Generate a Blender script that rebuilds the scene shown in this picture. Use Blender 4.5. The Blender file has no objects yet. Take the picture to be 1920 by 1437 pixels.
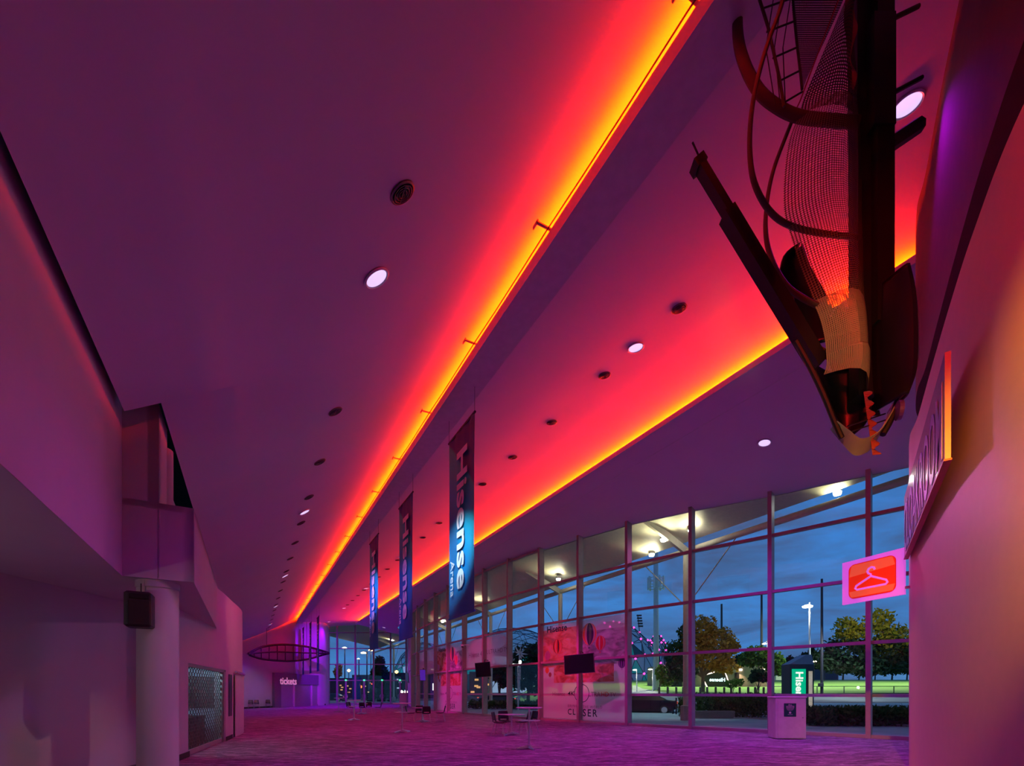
import bpy, math, random
from math import sin, cos, pi, sqrt, radians
from mathutils import Vector, Matrix
import numpy as np
random.seed(7)
SC = bpy.context.scene
COL = SC.collection
# ------------------------------------------------------------------ camera
FPX = 907.0; HX = 960.0; HY = 1300.0; CZ = 1.5
cd = bpy.data.cameras.new('camera'); cam = bpy.data.objects.new('camera', cd); COL.objects.link(cam)
cam.location = (0, 0, CZ); cam.rotation_euler = (radians(90), 0, 0)
cd.sensor_width = 36.0; cd.sensor_fit = 'HORIZONTAL'; cd.lens = FPX / 1920 * 36.0
cd.shift_y = (HY - 718.5) / 1920.0; cd.clip_end = 3000
SC.camera = cam
# ------------------------------------------------------------------ view
SC.view_settings.view_transform = 'Standard'; SC.view_settings.look = 'None'
SC.view_settings.gamma = 1.0; SC.view_settings.exposure = 0.0
SC.view_settings.use_curve_mapping = False
SC.cycles.max_bounces = 8; SC.cycles.diffuse_bounces = 4; SC.cycles.glossy_bounces = 3
SC.cycles.transparent_max_bounces = 24; SC.cycles.sample_clamp_indirect = 4.0
SC.cycles.sample_clamp_direct = 0.0
SC.cycles.use_denoising = True
SC.cycles.use_light_tree = True
SC.cycles.caustics_reflective = False; SC.cycles.caustics_refractive = False
# ------------------------------------------------------------------ world: dusk sky with clouds
wd = bpy.data.worlds.new('dusk_sky'); SC.world = wd; wd.use_nodes = True
nt = wd.node_tree; nt.nodes.clear()
def N(t, kind, **kw):
    n = t.nodes.new(kind)
    for k, v in kw.items():
        if k in n.inputs: n.inputs[k].default_value = v
        else: setattr(n, k, v)
    return n
def ramp(t, stops, fac):
    r = t.nodes.new('ShaderNodeValToRGB'); e = r.color_ramp.elements
    while len(e) < len(stops): e.new(0.5)
    for i, (p, c) in enumerate(stops):
        e[i].position = p; e[i].color = (*c, 1) if len(c) == 3 else c
    t.links.new(fac, r.inputs[0]); return r
tc = N(nt, 'ShaderNodeTexCoord'); sp = N(nt, 'ShaderNodeSeparateXYZ'); nt.links.new(tc.outputs['Generated'], sp.inputs[0])
grad = ramp(nt, [(0.0, (.055, .15, .30)), (0.06, (.035, .13, .33)), (0.25, (.026, .125, .36)), (0.7, (.012, .06, .2))], sp.outputs['Z'])
mp = N(nt, 'ShaderNodeMapping'); mp.inputs['Scale'].default_value = (2.2, 2.2, 9.0); mp.inputs['Rotation'].default_value = (0.15, 0.22, 0)
nt.links.new(tc.outputs['Generated'], mp.inputs[0])
no = N(nt, 'ShaderNodeTexNoise', Scale=1.6, Detail=7.0, Roughness=0.6, Distortion=0.5); nt.links.new(mp.outputs[0], no.inputs['Vector'])
cl = ramp(nt, [(0.38, (0, 0, 0)), (0.66, (1, 1, 1))], no.outputs['Fac'])
mx = N(nt, 'ShaderNodeMixRGB'); mx.blend_type = 'MIX'; mx.inputs[2].default_value = (.030, .060, .14, 1)
nt.links.new(cl.outputs[0], mx.inputs[0]); nt.links.new(grad.outputs[0], mx.inputs[1])
bg = N(nt, 'ShaderNodeBackground', Strength=2.0); nt.links.new(mx.outputs[0], bg.inputs[0])
wo = N(nt, 'ShaderNodeOutputWorld'); nt.links.new(bg.outputs[0], wo.inputs[0])
# ------------------------------------------------------------------ hall coordinates and pixel helper
DX, DY = -0.4776, 0.8786; NX, NY = 0.8786, 0.4776
d3 = Vector((DX, DY, 0)); n3 = Vector((NX, NY, 0)); Z3 = Vector((0, 0, 1))
def W(s, t, z): return Vector((s * DX + t * NX, s * DY + t * NY, z))
def ST(p): return (p[0] * DX + p[1] * DY, p[0] * NX + p[1] * NY)
def R(px, py, Y): return Vector(((px - HX) / FPX * Y, Y, CZ + (HY - py) / FPX * Y))
def RX(px, Y, z): return Vector(((px - HX) / FPX * Y, Y, z))
# ------------------------------------------------------------------ lights (lamps of the place and added fills)
LIGHT = dict(cove1=105.0, cove2=165.0, down=400.0)
def add_light(kind, name, loc, energy, color, target=None, **kw):
    l = bpy.data.lights.new(name, kind); l.energy = energy; l.color = color
    for k, v in kw.items(): setattr(l, k, v)
    o = bpy.data.objects.new(name, l); COL.objects.link(o); o.location = loc
    if target is not None:
        o.rotation_euler = (Vector(target) - Vector(loc)).to_track_quat('-Z', 'Y').to_euler()
    return o
# ------------------------------------------------------------------ mesh builder
PM = {}
class MB:
    def __init__(s): s.v = []; s.f = []; s.m = []
    def add(s, vs, fs, mi=0):
        b = len(s.v); s.v += [Vector(p) for p in vs]
        for f in fs: s.f.append([b + i for i in f]); s.m.append(mi)
    def ob(s, o, a, b, c, mi=0):      # box from corner o with edge vectors a b c
        o, a, b, c = map(Vector, (o, a, b, c))
        vs = [o, o+a, o+a+b, o+b, o+c, o+a+c, o+a+b+c, o+b+c]
        s.add(vs, [(0,3,2,1),(4,5,6,7),(0,1,5,4),(1,2,6,5),(2,3,7,6),(3,0,4,7)], mi)
    def cb(s, c, sx, sy, sz, ux=(1,0,0), uy=(0,1,0), uz=(0,0,1), mi=0):
        ux, uy, uz = Vector(ux)*sx, Vector(uy)*sy, Vector(uz)*sz
        s.ob(Vector(c) - ux/2 - uy/2 - uz/2, ux, uy, uz, mi)
    def bb(s, c, sx, sy, sz, bev=0.01, rz=0, mi=0):   # bevelled box
        bm = [(-1,-1),(1,-1),(1,1),(-1,1)]
        pts = []
        for (x, y) in bm:
            cx, cy = x*(sx/2-bev), y*(sy/2-bev); a0 = math.atan2(y, x)
            for k in (-1, 0, 1):
                a = a0 + k*pi/4; pts.append((cx + bev*cos(a), cy + bev*sin(a)))
        def ring(sc, z): 
            return [Vector((px*sc[0], py*sc[1], z)) for px, py in pts]
        kx, ky = (sx-2*bev)/sx, (sy-2*bev)/sy
        rings = [ring((kx, ky), -sz/2), ring((1, 1), -sz/2+bev), ring((1, 1), sz/2-bev), ring((kx, ky), sz/2)]
        Rz = Matrix.Rotation(rz, 3, 'Z'); vs = []
        for r in rings: vs += [Rz @ p + Vector(c) for p in r]
        n = len(pts); fs = [tuple(reversed(range(n))), tuple(range(3*n, 4*n))]
        for k in range(3):
            for i in range(n): fs.append((k*n+i, k*n+(i+1)%n, (k+1)*n+(i+1)%n, (k+1)*n+i))
        s.add(vs, fs, mi)
    def tube(s, pts, r, n=8, mi=0, caps=True, flat=1.0):
        pts = [Vector(p) for p in pts]; rs = r if isinstance(r, (list, tuple)) else [r]*len(pts)
        vs = []; up = None
        for i, p in enumerate(pts):
            a = pts[max(i-1, 0)]; b = pts[min(i+1, len(pts)-1)]; t = (b-a).normalized()
            if up is None:
                up = t.cross(Vector((0,0,1)));  up = up if up.length > .05 else t.cross(Vector((1,0,0)))
                up.normalize()
            up = (up - t*up.dot(t)).normalized(); w = t.cross(up)
            for k in range(n):
                q = 2*pi*k/n; vs.append(p + up*cos(q)*rs[i] + w*sin(q)*rs[i]*flat)
        fs = []
        for i in range(len(pts)-1):
            for k in range(n): fs.append((i*n+k, i*n+(k+1)%n, (i+1)*n+(k+1)%n, (i+1)*n+k))
        if caps: fs += [tuple(reversed(range(n))), tuple(range((len(pts)-1)*n, len(pts)*n))]
        s.add(vs, fs, mi)
    def lathe(s, c, prof, n=24, mi=0, ax=None, sx=1, sy=1):
        c = Vector(c); q = Matrix.Identity(3) if ax is None else Vector((0,0,1)).rotation_difference(Vector(ax)).to_matrix()
        vs = []
        for (r, z) in prof:
            for k in range(n):
                a = 2*pi*k/n; vs.append(c + q @ Vector((r*cos(a)*sx, r*sin(a)*sy, z)))
        fs = []
        for i in range(len(prof)-1):
            for k in range(n): fs.append((i*n+k, i*n+(k+1)%n, (i+1)*n+(k+1)%n, (i+1)*n+k))
        if prof[0][0] > 1e-5: fs.append(tuple(reversed(range(n))))
        if prof[-1][0] > 1e-5: fs.append(tuple(range((len(prof)-1)*n, len(prof)*n)))
        s.add(vs, fs, mi)
    def grid(s, rows, mi=0, skip=None):
        nr, nc = len(rows), len(rows[0]); vs = [p for r in rows for p in r]
        fs = [(i*nc+j, i*nc+j+1, (i+1)*nc+j+1, (i+1)*nc+j) for i in range(nr-1) for j in range(nc-1) if not (skip and skip(i, j))]
        s.add(vs, fs, mi)
    def poly(s, pts, off, mi=0):      # flat polygon given depth: prism
        pts = [Vector(p) for p in pts]; off = Vector(off); n = len(pts)
        s.add(pts + [p+off for p in pts], [tuple(range(n)), tuple(range(2*n-1, n-1, -1))] + [(i, n+i, n+(i+1) % n, (i+1) % n) for i in range(n)], mi)
    def build(s, name, mats, parent=None, local=False, smooth=False, origin=None, solid=None, bevel=None):
        if not isinstance(mats, (list, tuple)): mats = [mats]
        me = bpy.data.meshes.new(name); vs = s.v
        o = bpy.data.objects.new(name, me)
        if parent is not None:
            if not local:
                inv = PM.get(parent.name, Matrix.Identity(4)).inverted(); vs = [inv @ v for v in vs]
            o.parent = parent; PM[o.name] = PM.get(parent.name, Matrix.Identity(4))
        elif not local:
            if origin is None:
                lo = [min(v[i] for v in vs) for i in range(3)]; hi = [max(v[i] for v in vs) for i in range(3)]
                origin = Vector(((lo[0]+hi[0])/2, (lo[1]+hi[1])/2, lo[2]))
            origin = Vector(origin); vs = [v - origin for v in vs]; o.location = origin
            PM[o.name] = Matrix.Translation(origin)
        me.from_pydata([tuple(v) for v in vs], [], s.f); me.update()
        for m in mats: me.materials.append(m)
        if len(mats) > 1:
            me.polygons.foreach_set('material_index', s.m)
        if smooth:
            me.polygons.foreach_set('use_smooth', [True]*len(me.polygons))
            try: me.set_sharp_from_angle(angle=radians(35))
            except Exception: pass
        COL.objects.link(o)
        if solid:
            md = o.modifiers.new('thick', 'SOLIDIFY'); md.thickness = solid; md.offset = 0
        if bevel:
            md = o.modifiers.new('bevel', 'BEVEL'); md.width = bevel; md.segments = 2; md.limit_method = 'ANGLE'
        return o
def empty(name, loc, rz=0, label=None, cat=None, group=None, kind=None):
    o = bpy.data.objects.new(name, None); COL.objects.link(o); o.location = loc; o.rotation_euler = (0, 0, rz)
    o.empty_display_size = .2
    PM[o.name] = Matrix.Translation(Vector(loc)) @ Matrix.Rotation(rz, 4, 'Z')
    tag(o, label, cat, group, kind); return o
def tag(o, label=None, cat=None, group=None, kind=None):
    if label: o['label'] = label
    if cat: o['category'] = cat
    if group: o['group'] = group
    if kind: o['kind'] = kind
    return o
def dup(root, loc, rz=0, label=None, group=None):
    def cp(o, par):
        c = o.copy(); COL.objects.link(c); c.parent = par
        if par is not None: c.matrix_parent_inverse = o.matrix_parent_inverse.copy()
        for ch in list(kids.get(o.name, [])): cp(ch, c)
        return c
    kids = {}
    for o in bpy.data.objects:
        if o.parent: kids.setdefault(o.parent.name, []).append(o)
    r = cp(root, None); r.location = loc; r.rotation_euler = (0, 0, rz)
    if label: r['label'] = label
    if group: r['group'] = group
    return r
def struct(mb, name, mat, **kw):
    o = mb.build(name, mat, **kw); o['kind'] = 'structure'; return o
# ------------------------------------------------------------------ materials
MATS = {}
def mat(name, col, rough=0.6, metal=0.0, var=0.06, vscale=6.0, emit=None, estr=0.0, spec=0.5, bump=0.0, bscale=60.0, coat=0.0, stretch=None):
    if name in MATS: return MATS[name]
    m = bpy.data.materials.new(name); m.use_nodes = True; t = m.node_tree; t.nodes.clear()
    out = N(t, 'ShaderNodeOutputMaterial'); b = N(t, 'ShaderNodeBsdfPrincipled')
    b.inputs['Roughness'].default_value = rough; b.inputs['Metallic'].default_value = metal
    b.inputs['Specular IOR Level'].default_value = spec; b.inputs['Coat Weight'].default_value = coat
    tcn = N(t, 'ShaderNodeTexCoord'); mpn = N(t, 'ShaderNodeMapping'); t.links.new(tcn.outputs['Object'], mpn.inputs[0])
    if stretch: mpn.inputs['Scale'].default_value = stretch
    nn = N(t, 'ShaderNodeTexNoise', Scale=vscale, Detail=4.0); t.links.new(mpn.outputs[0], nn.inputs['Vector'])
    lo = tuple(max(0, c*(1-var)) for c in col[:3]); hi = tuple(min(1, c*(1+var)) for c in col[:3])
    r = ramp(t, [(0.3, lo), (0.7, hi)], nn.outputs['Fac']); t.links.new(r.outputs[0], b.inputs['Base Color'])
    if emit: b.inputs['Emission Color'].default_value = (*emit, 1); b.inputs['Emission Strength'].default_value = estr
    if bump:
        n2 = N(t, 'ShaderNodeTexNoise', Scale=bscale, Detail=3.0); t.links.new(mpn.outputs[0], n2.inputs['Vector'])
        bp = N(t, 'ShaderNodeBump', Strength=bump, Distance=0.02); t.links.new(n2.outputs['Fac'], bp.inputs['Height']); t.links.new(bp.outputs[0], b.inputs['Normal'])
    t.links.new(b.outputs[0], out.inputs[0]); MATS[name] = m; return m
def emis(name, col, s):
    if name in MATS: return MATS[name]
    m = bpy.data.materials.new(name); m.use_nodes = True; t = m.node_tree; t.nodes.clear()
    out = N(t, 'ShaderNodeOutputMaterial'); e = N(t, 'ShaderNodeEmission', Strength=s); e.inputs[0].default_value = (*col, 1)
    t.links.new(e.outputs[0], out.inputs[0]); MATS[name] = m; return m
def glassmat(name, tint=(.9, .95, .95), refl=1.0, rough=0.0):
    m = bpy.data.materials.new(name); m.use_nodes = True; t = m.node_tree; t.nodes.clear()
    out = N(t, 'ShaderNodeOutputMaterial'); tr = N(t, 'ShaderNodeBsdfTransparent'); tr.inputs[0].default_value = (*tint, 1)
    gl = N(t, 'ShaderNodeBsdfGlossy', Roughness=rough); lw = N(t, 'ShaderNodeLayerWeight', Blend=.5)
    pw = N(t, 'ShaderNodeMath', operation='POWER'); pw.inputs[1].default_value = 5.0; t.links.new(lw.outputs['Facing'], pw.inputs[0])
    ml = N(t, 'ShaderNodeMath', operation='MULTIPLY_ADD'); ml.inputs[1].default_value = .9*refl; ml.inputs[2].default_value = .045*refl; t.links.new(pw.outputs[0], ml.inputs[0])
    mx = N(t, 'ShaderNodeMixShader'); t.links.new(ml.outputs[0], mx.inputs[0]); t.links.new(tr.outputs[0], mx.inputs[1]); t.links.new(gl.outputs[0], mx.inputs[2])
    t.links.new(mx.outputs[0], out.inputs[0]); MATS[name] = m; return m
def filmmat(name, col, opac, var=None):
    m = bpy.data.materials.new(name); m.use_nodes = True; t = m.node_tree; t.nodes.clear()
    out = N(t, 'ShaderNodeOutputMaterial'); tr = N(t, 'ShaderNodeBsdfTransparent'); df = N(t, 'ShaderNodeBsdfDiffuse'); tl = N(t, 'ShaderNodeBsdfTranslucent')
    tl.inputs[0].default_value = (*col, 1); df.inputs[0].default_value = (*col, 1)
    if var:
        tcn = N(t, 'ShaderNodeTexCoord'); mpn = N(t, 'ShaderNodeMapping'); mpn.inputs['Scale'].default_value = (1, 1, 2.2); t.links.new(tcn.outputs['Object'], mpn.inputs[0])
        nn = N(t, 'ShaderNodeTexNoise', Scale=1.3, Detail=6.0, Distortion=1.0); t.links.new(mpn.outputs[0], nn.inputs['Vector'])
        r = ramp(t, var, nn.outputs['Fac']); t.links.new(r.outputs[0], df.inputs[0]); t.links.new(r.outputs[0], tl.inputs[0])
    m1 = N(t, 'ShaderNodeMixShader'); m1.inputs[0].default_value = .35; t.links.new(df.outputs[0], m1.inputs[1]); t.links.new(tl.outputs[0], m1.inputs[2])
    m2 = N(t, 'ShaderNodeMixShader'); m2.inputs[0].default_value = opac; t.links.new(tr.outputs[0], m2.inputs[1]); t.links.new(m1.outputs[0], m2.inputs[2])
    t.links.new(m2.outputs[0], out.inputs[0]); MATS[name] = m; return m
def netmat(name, col, scale, hole, rough=.3, metal=.9, brick=False):   # woven or perforated metal net: real openings cut by pattern
    m = bpy.data.materials.new(name); m.use_nodes = True; t = m.node_tree; t.nodes.clear()
    out = N(t, 'ShaderNodeOutputMaterial'); b = N(t, 'ShaderNodeBsdfPrincipled', Roughness=rough, Metallic=metal); b.inputs['Base Color'].default_value = (*col, 1)
    uv = N(t, 'ShaderNodeUVMap') if False else N(t, 'ShaderNodeTexCoord')
    vo = N(t, 'ShaderNodeTexVoronoi', Scale=scale, Randomness=0.0); vo.feature = 'F1'
    t.links.new(uv.outputs['UV'], vo.inputs['Vector'])
    gt = N(t, 'ShaderNodeMath', operation='LESS_THAN'); gt.inputs[1].default_value = hole; t.links.new(vo.outputs['Distance'], gt.inputs[0])
    tr = N(t, 'ShaderNodeBsdfTransparent'); mx = N(t, 'ShaderNodeMixShader')
    t.links.new(gt.outputs[0], mx.inputs[0]); t.links.new(b.outputs[0], mx.inputs[1]); t.links.new(tr.outputs[0], mx.inputs[2])
    t.links.new(mx.outputs[0], out.inputs[0]); MATS[name] = m; return m
def text(body, fit, origin, xd, yd, mat_, name='lettering', parent=None, h=None, extrude=0.004, offset=0.0, align='CENTER', shear=0.0, space=1.0):
    cu = bpy.data.curves.new('t', 'FONT'); cu.body = body; cu.size = 1.0; cu.extrude = 0.0; cu.offset = offset; cu.shear = shear; cu.space_character = space
    cu.resolution_u = 3
    to = bpy.data.objects.new('t', cu); me = bpy.data.meshes.new_from_object(to)
    xs = [v.co.x for v in me.vertices]; ys = [v.co.y for v in me.vertices]
    w = max(xs)-min(xs); sx = fit / w; hh = max(ys) - min(ys); sy = sx if h is None else h/hh
    x0 = {'CENTER': (min(xs)+max(xs))/2, 'LEFT': min(xs)}[align]; y0 = (min(ys)+max(ys))/2
    xd, yd = Vector(xd).normalized(), Vector(yd).normalized(); zd = xd.cross(yd); origin = Vector(origin)
    mb = MB(); vs = [origin + xd*((v.co.x-x0)*sx) + yd*((v.co.y-y0)*sy) for v in me.vertices]
    nv = len(vs); fs = [tuple(p.vertices) for p in me.polygons]
    from collections import Counter
    ec = Counter(); de = []
    for f in fs:
        for i in range(len(f)):
            a, b = f[i], f[(i+1) % len(f)]; ec[(min(a, b), max(a, b))] += 1; de.append((a, b))
    side = [(b, a, a+nv, b+nv) for a, b in de if ec[(min(a, b), max(a, b))] == 1]
    mb.add([v + zd*extrude for v in vs] + vs, fs + [tuple(i+nv for i in reversed(f)) for f in fs] + side)
    o = mb.build(name, mat_, parent=parent); bpy.data.objects.remove(to); bpy.data.curves.remove(cu); bpy.data.meshes.remove(me)
    return o
def uvplane(o, rows, cols, su, sv):      # uv for a grid mesh built row by row
    me = o.data; uv = me.uv_layers.new(name='uv')
    for p in me.polygons:
        for li in p.loop_indices:
            vi = me.loops[li].vertex_index % (rows*cols); uv.data[li].uv = (vi % cols/(cols-1)*su, vi//cols/(rows-1)*sv)
M_white = mat('violet_tinted_ceiling', (.74, .66, .74), .75, var=.02, vscale=.8)  # lilac tint in the base colour stands in for violet light
M_wall = mat('white_wall_paint', (.60, .56, .56), .6, var=.03, vscale=1.2)
M_grey = mat('grey_painted_steel', (.55, .54, .5), .45, var=.05)
M_dark = mat('black_void', (.006, .006, .006), .9)
M_black = mat('black_plastic', (.012, .012, .014), .45)
M_chrome = mat('brushed_chrome', (.78, .78, .80), .22, metal=.6, var=.03)
M_base = mat('black_rubber_skirting', (.01, .01, .01), .6)
M_glass = glassmat('facade_glass')
# ================================================================== ROOM SHELL
def interp(pts, x):
    if x <= pts[0][0]:
        a, b = pts[0], pts[1]
    elif x >= pts[-1][0]:
        a, b = pts[-2], pts[-1]
    else:
        for a, b in zip(pts, pts[1:]):
            if a[0] <= x <= b[0]: break
    return a[1] + (b[1]-a[1])*(x-a[0])/(b[0]-a[0])
def smooth_prof(pts, n=6):
    out = []
    P = [pts[0]] + pts + [pts[-1]]
    for i in range(1, len(P)-2):
        p0, p1, p2, p3 = P[i-1], P[i], P[i+1], P[i+2]
        for k in range(n):
            u = k/n; q = []
            for c in (0, 1):
                q.append(.5*((2*p1[c]) + (-p0[c]+p2[c])*u + (2*p0[c]-5*p1[c]+4*p2[c]-p3[c])*u*u + (-p0[c]+3*p1[c]-3*p2[c]+p3[c])*u**3))
            out.append(tuple(q))
    out.append(pts[-1]); return out
LP = smooth_prof([(-1.68, 4.32), (-.4, 5.05), (1.0, 5.9), (2.4, 6.8), (3.4, 7.5), (4.3, 8.15), (4.75, 8.42), (5.3, 8.52)])
MPf = smooth_prof([(4.62, 7.86), (5.6, 8.09), (6.8, 8.36), (8.5, 8.67), (10.2, 8.88), (11.7, 8.97), (12.5, 8.99)])
def HL(t): return interp(LP, t)
def HM(t): return interp(MPf, t)
def HR(t): return 10.78 - .19*t
S0 = -9.0
def send(t): return (64.3 - .4776*t)/.8786
# facade plan from the mullions
MPX = [1630, 1447, 1299, 1180.5, 1090, 1017, 958, 911.5, 873.5, 843.7, 819.5, 800.8, 786.4, 776.0]
FP = [Vector((11.92, 16.13, 0))]
for px in MPX[1:]:
    k = (px - HX)/FPX; p = FP[-1]
    A = k*k+1; B = -2*(p.x*k + p.y); C_ = p.x**2 + p.y**2 - 9.0
    disc = B*B - 4*A*C_
    Y = (-B + sqrt(max(disc, 0)))/(2*A)
    FP.append(Vector((k*Y, Y, 0)))
u0 = (FP[0]-FP[1]).normalized()
FPall = [FP[0] + u0*6.0 + Vector((0.4,0,0)), FP[0] + u0*3.0+Vector((0.1,0,0))] + FP
STUB = RX(764, 64.3, 0)
# floor
def carpet():
    m = bpy.data.materials.new('carpet'); m.use_nodes = True; t = m.node_tree; t.nodes.clear()
    out = N(t, 'ShaderNodeOutputMaterial'); b = N(t, 'ShaderNodeBsdfPrincipled', Roughness=.95); b.inputs['Specular IOR Level'].default_value = .1
    tcn = N(t, 'ShaderNodeTexCoord'); mpn = N(t, 'ShaderNodeMapping'); mpn.inputs['Rotation'].default_value = (0, 0, radians(-12)); mpn.inputs['Scale'].default_value = (.8, 6.5, 1)
    t.links.new(tcn.outputs['Object'], mpn.inputs[0])
    n1 = N(t, 'ShaderNodeTexNoise', Scale=2.6, Detail=8.0, Roughness=.65, Distortion=.8); t.links.new(mpn.outputs[0], n1.inputs['Vector'])
    r = ramp(t, [(.38, (.05, .045, .06)), (.47, (.24, .21, .27)), (.52, (.13, .11, .15)), (.60, (.62, .55, .66)), (.66, (.25, .22, .28))], n1.outputs['Fac']); t.links.new(r.outputs[0], b.inputs['Base Color'])
    bp = N(t, 'ShaderNodeBump', Strength=.5, Distance=.01); t.links.new(n1.outputs['Fac'], bp.inputs['Height']); t.links.new(bp.outputs[0], b.inputs['Normal'])
    t.links.new(b.outputs[0], out.inputs[0]); return m
M_carpet = carpet()
mb = MB()
fl = [W(S0, -10, 0), W(S0, 14, 0)] + [p for p in FPall] + [STUB, RX(560, 64.3, 0), RX(300, 64.3, 0)]
mb.add([Vector((p.x, p.y, 0)) for p in fl] + [Vector((p.x, p.y, -.2)) for p in fl], [tuple(range(len(fl))), tuple(range(2*len(fl)-1, len(fl)-1, -1))])
struct(mb, 'floor', M_carpet)
# ceilings
def sheet(prof, hfun, name, s1f, thick=.12, label=None):
    m = MB(); ts = [p[0] for p in prof]; rows = []
    ns = 14
    for k in range(ns+1):
        rows.append([W(S0 + (s1f(t)-S0)*k/ns, t, CZ + hfun(t)) for t in ts])
    m.grid([list(r) for r in rows])
    up = [[p + Vector((0, 0, thick)) for p in r] for r in rows]; m.grid([list(reversed(r)) for r in up])
    m.grid([[r[0] for r in rows], [r[0] for r in up]]); m.grid([[r[-1] for r in up], [r[-1] for r in rows]])
    return m
# left ceiling: its lower edge steps with the wall below
mL = MB(); rows = []
ss = [S0, -3, 3, 9.35, 9.351, 14, 20, 28, 38, 50, 72]
for s in ss:
    t0 = -1.68 if s <= 9.35 else -1.22
    if s > 18: t0 = -1.22
    if s > 24: t0 = -2.6
    ts = [t0 + (4.75-t0)*k/30 for k in range(31)] + [5.0, 5.3]
    rows.append([W(s, t, CZ+HL(t)) for t in ts])
mL.grid(rows); up = [[p+Vector((0, 0, .15)) for p in r] for r in rows]; mL.grid([list(reversed(r)) for r in up]); mL.grid([[r[0] for r in rows], [r[0] for r in up]])
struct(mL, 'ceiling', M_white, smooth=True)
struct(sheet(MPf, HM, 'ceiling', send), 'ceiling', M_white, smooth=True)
# right ceiling panel down to the glass
mR = MB(); rows = []
edge = [W(S0, 19.2, 0)] + [W(ST(p)[0], ST(p)[1], 0) for p in FPall]
rp = [(ST(p)[0], ST(p)[1]+.12) for p in edge]
sl, tl = ST(STUB); rp.append((57.5, 15.6)); rp.append((62.0, 17.5))
for (s, t1) in rp:
    rows.append([W(s, 11.65 + (t1-11.65)*k/6, CZ+HR(11.65+(t1-11.65)*k/6)) for k in range(7)])
mR.grid(rows); up = [[p+Vector((0, 0, .12)) for p in r] for r in rows]; mR.grid([list(reversed(r)) for r in up])
mR.grid([[r[0] for r in rows], [r[0] for r in up]]); mR.grid([[r[-1] for r in up], [r[-1] for r in rows]]); mR.add([*rows[-1], *up[-1]], [(0, 6, 13, 7)])
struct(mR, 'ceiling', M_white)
# cove troughs: lips and risers
M_trim = mat('cove_trim_paint', (.7, .68, .68), .5)
def long_box(m, t0, t1, h0, h1, s0=S0, s1=60.0):
    m.ob(W(s0, t0, CZ+h0), d3*(s1-s0), n3*(t1-t0), (0, 0, h1-h0))
m = MB(); long_box(m, 4.56, 4.64, 7.74, 7.98, s1=61); long_box(m, 5.3, 5.36, 8.1, 8.75, s1=60); long_box(m, 4.64, 5.32, 7.86, 7.89, s1=60)
struct(m, 'trim_1', M_trim)
m = MB(); long_box(m, 11.6, 11.66, 8.53, 8.70, s1=62); long_box(m, 12.5, 12.56, 8.4, 9.1, s1=60)
struct(m, 'trim_2', M_trim)
# roof over everything (keeps the sky out), and back wall
m = MB(); m.add([W(S0-1, -9, 12.2), W(66, -9, 12.2), W(66, 16, 12.2), W(S0-1, 16.0, 12.2)], [(0, 1, 2, 3)])
m.add([W(S0-1, 16.0, 12.2), W(66, 16, 12.2), W(66, 16, 11.0), W(S0-1, 16, 11.0)], [(0, 1, 2, 3)])
struct(m, 'roof', M_dark)
m = MB(); m.ob(W(S0-.3, -9, -.2), n3*30, d3*.3, (0, 0, 12.4)); struct(m, 'wall_back', mat('dark_back_wall', (.12, .1, .12), .8))
m = MB(); m.ob(W(S0, -9, 5.0), d3*80, n3*.2, (0, 0, 7.2)); struct(m, 'wall_service', M_dark)
# ---------------- left side
HS = 1.87; ZS = CZ+HS          # soffit height
tA, tC, tC2 = -1.78, -.82, -1.30; sB = 9.75; sE = 17.0; ZP = CZ+3.12
XL = -7.9
mb = MB()   # upper bulkhead
def wallq(m, a, b, z0, z1, th=-.15):
    a = Vector((a[0], a[1], z0)); b = Vector((b[0], b[1], z0)); u = (b-a).normalized(); nn = Vector((-u.y, u.x, 0))*th
    m.ob(a, b-a, nn, (0, 0, z1-z0))
wallq(mb, W(S0, tA, 0), W(sB, tA, 0), ZS, CZ+4.6, .15)
wallq(mb, W(sB, tA-.15, 0), W(sB, tC2, 0), ZS, CZ+4.75, .15)
wallq(mb, W(sB, tC2-.02, 0), W(sB, tC, 0), ZS, ZP, .15)
wallq(mb, W(sB, tC, 0), W(sE, tC, 0), ZS, ZP, .15)
wallq(mb, W(sE, tC, 0), W(sE, tC-1.5, 0), ZS, ZP, .15)
wallq(mb, W(sB, tC2, 0), W(sB+.9, tC2, 0), ZP, CZ+4.75, .15)
wallq(mb, W(sB+1.2, tC2-.25, 0), W(sE, tC2-.25, 0), ZP, CZ+4.5, .15)
# the ledge top and the soffit
mb.ob(W(sB, tC, ZP-.1), d3*(sE-sB), n3*-1.2, (0, 0, .1))
struct(mb, 'wall_bulkhead', M_wall)
m = MB(); m.lathe(W(sB+1.02, tC2-.12, ZP), [(.2, 0), (.2, 1.3)], 20); struct(m, 'trim_3', M_wall, smooth=True)
m = MB(); cs = [W(S0, tA, ZS), W(sB, tA, ZS), W(sB, tC, ZS), W(sE, tC, ZS), W(sE, tC-2, ZS), W(sE-3, -6, ZS), W(S0, -8, ZS)]
cs = [c-Vector((0, 0, .006)) for c in cs]; m.add(cs + [c+Vector((0, 0, .1)) for c in cs], [tuple(range(7)), tuple(range(13, 6, -1))]); struct(m, 'soffit', M_wall)
m = MB(); m.ob((XL-.2, -8, 0), (.2, 0, 0), (0, 18.6, 0), (0, 0, ZS)); m.ob((XL-.2, 10.47, 0), (.62, 0, 0), (0, .2, 0), (0, 0, ZS)); struct(m, 'wall_left', M_wall)
# column with speaker
m = MB(); cc = Vector((-6.0, 8.2, 0)); m.lathe(cc, [(.295, 0), (.295, ZS)], 48); m.lathe(cc, [(.31, ZS-.12), (.31, ZS)], 48)
tag(m.build('column', M_wall, smooth=True), 'round white column with a black speaker, holding up the soffit at left', 'column')
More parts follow.
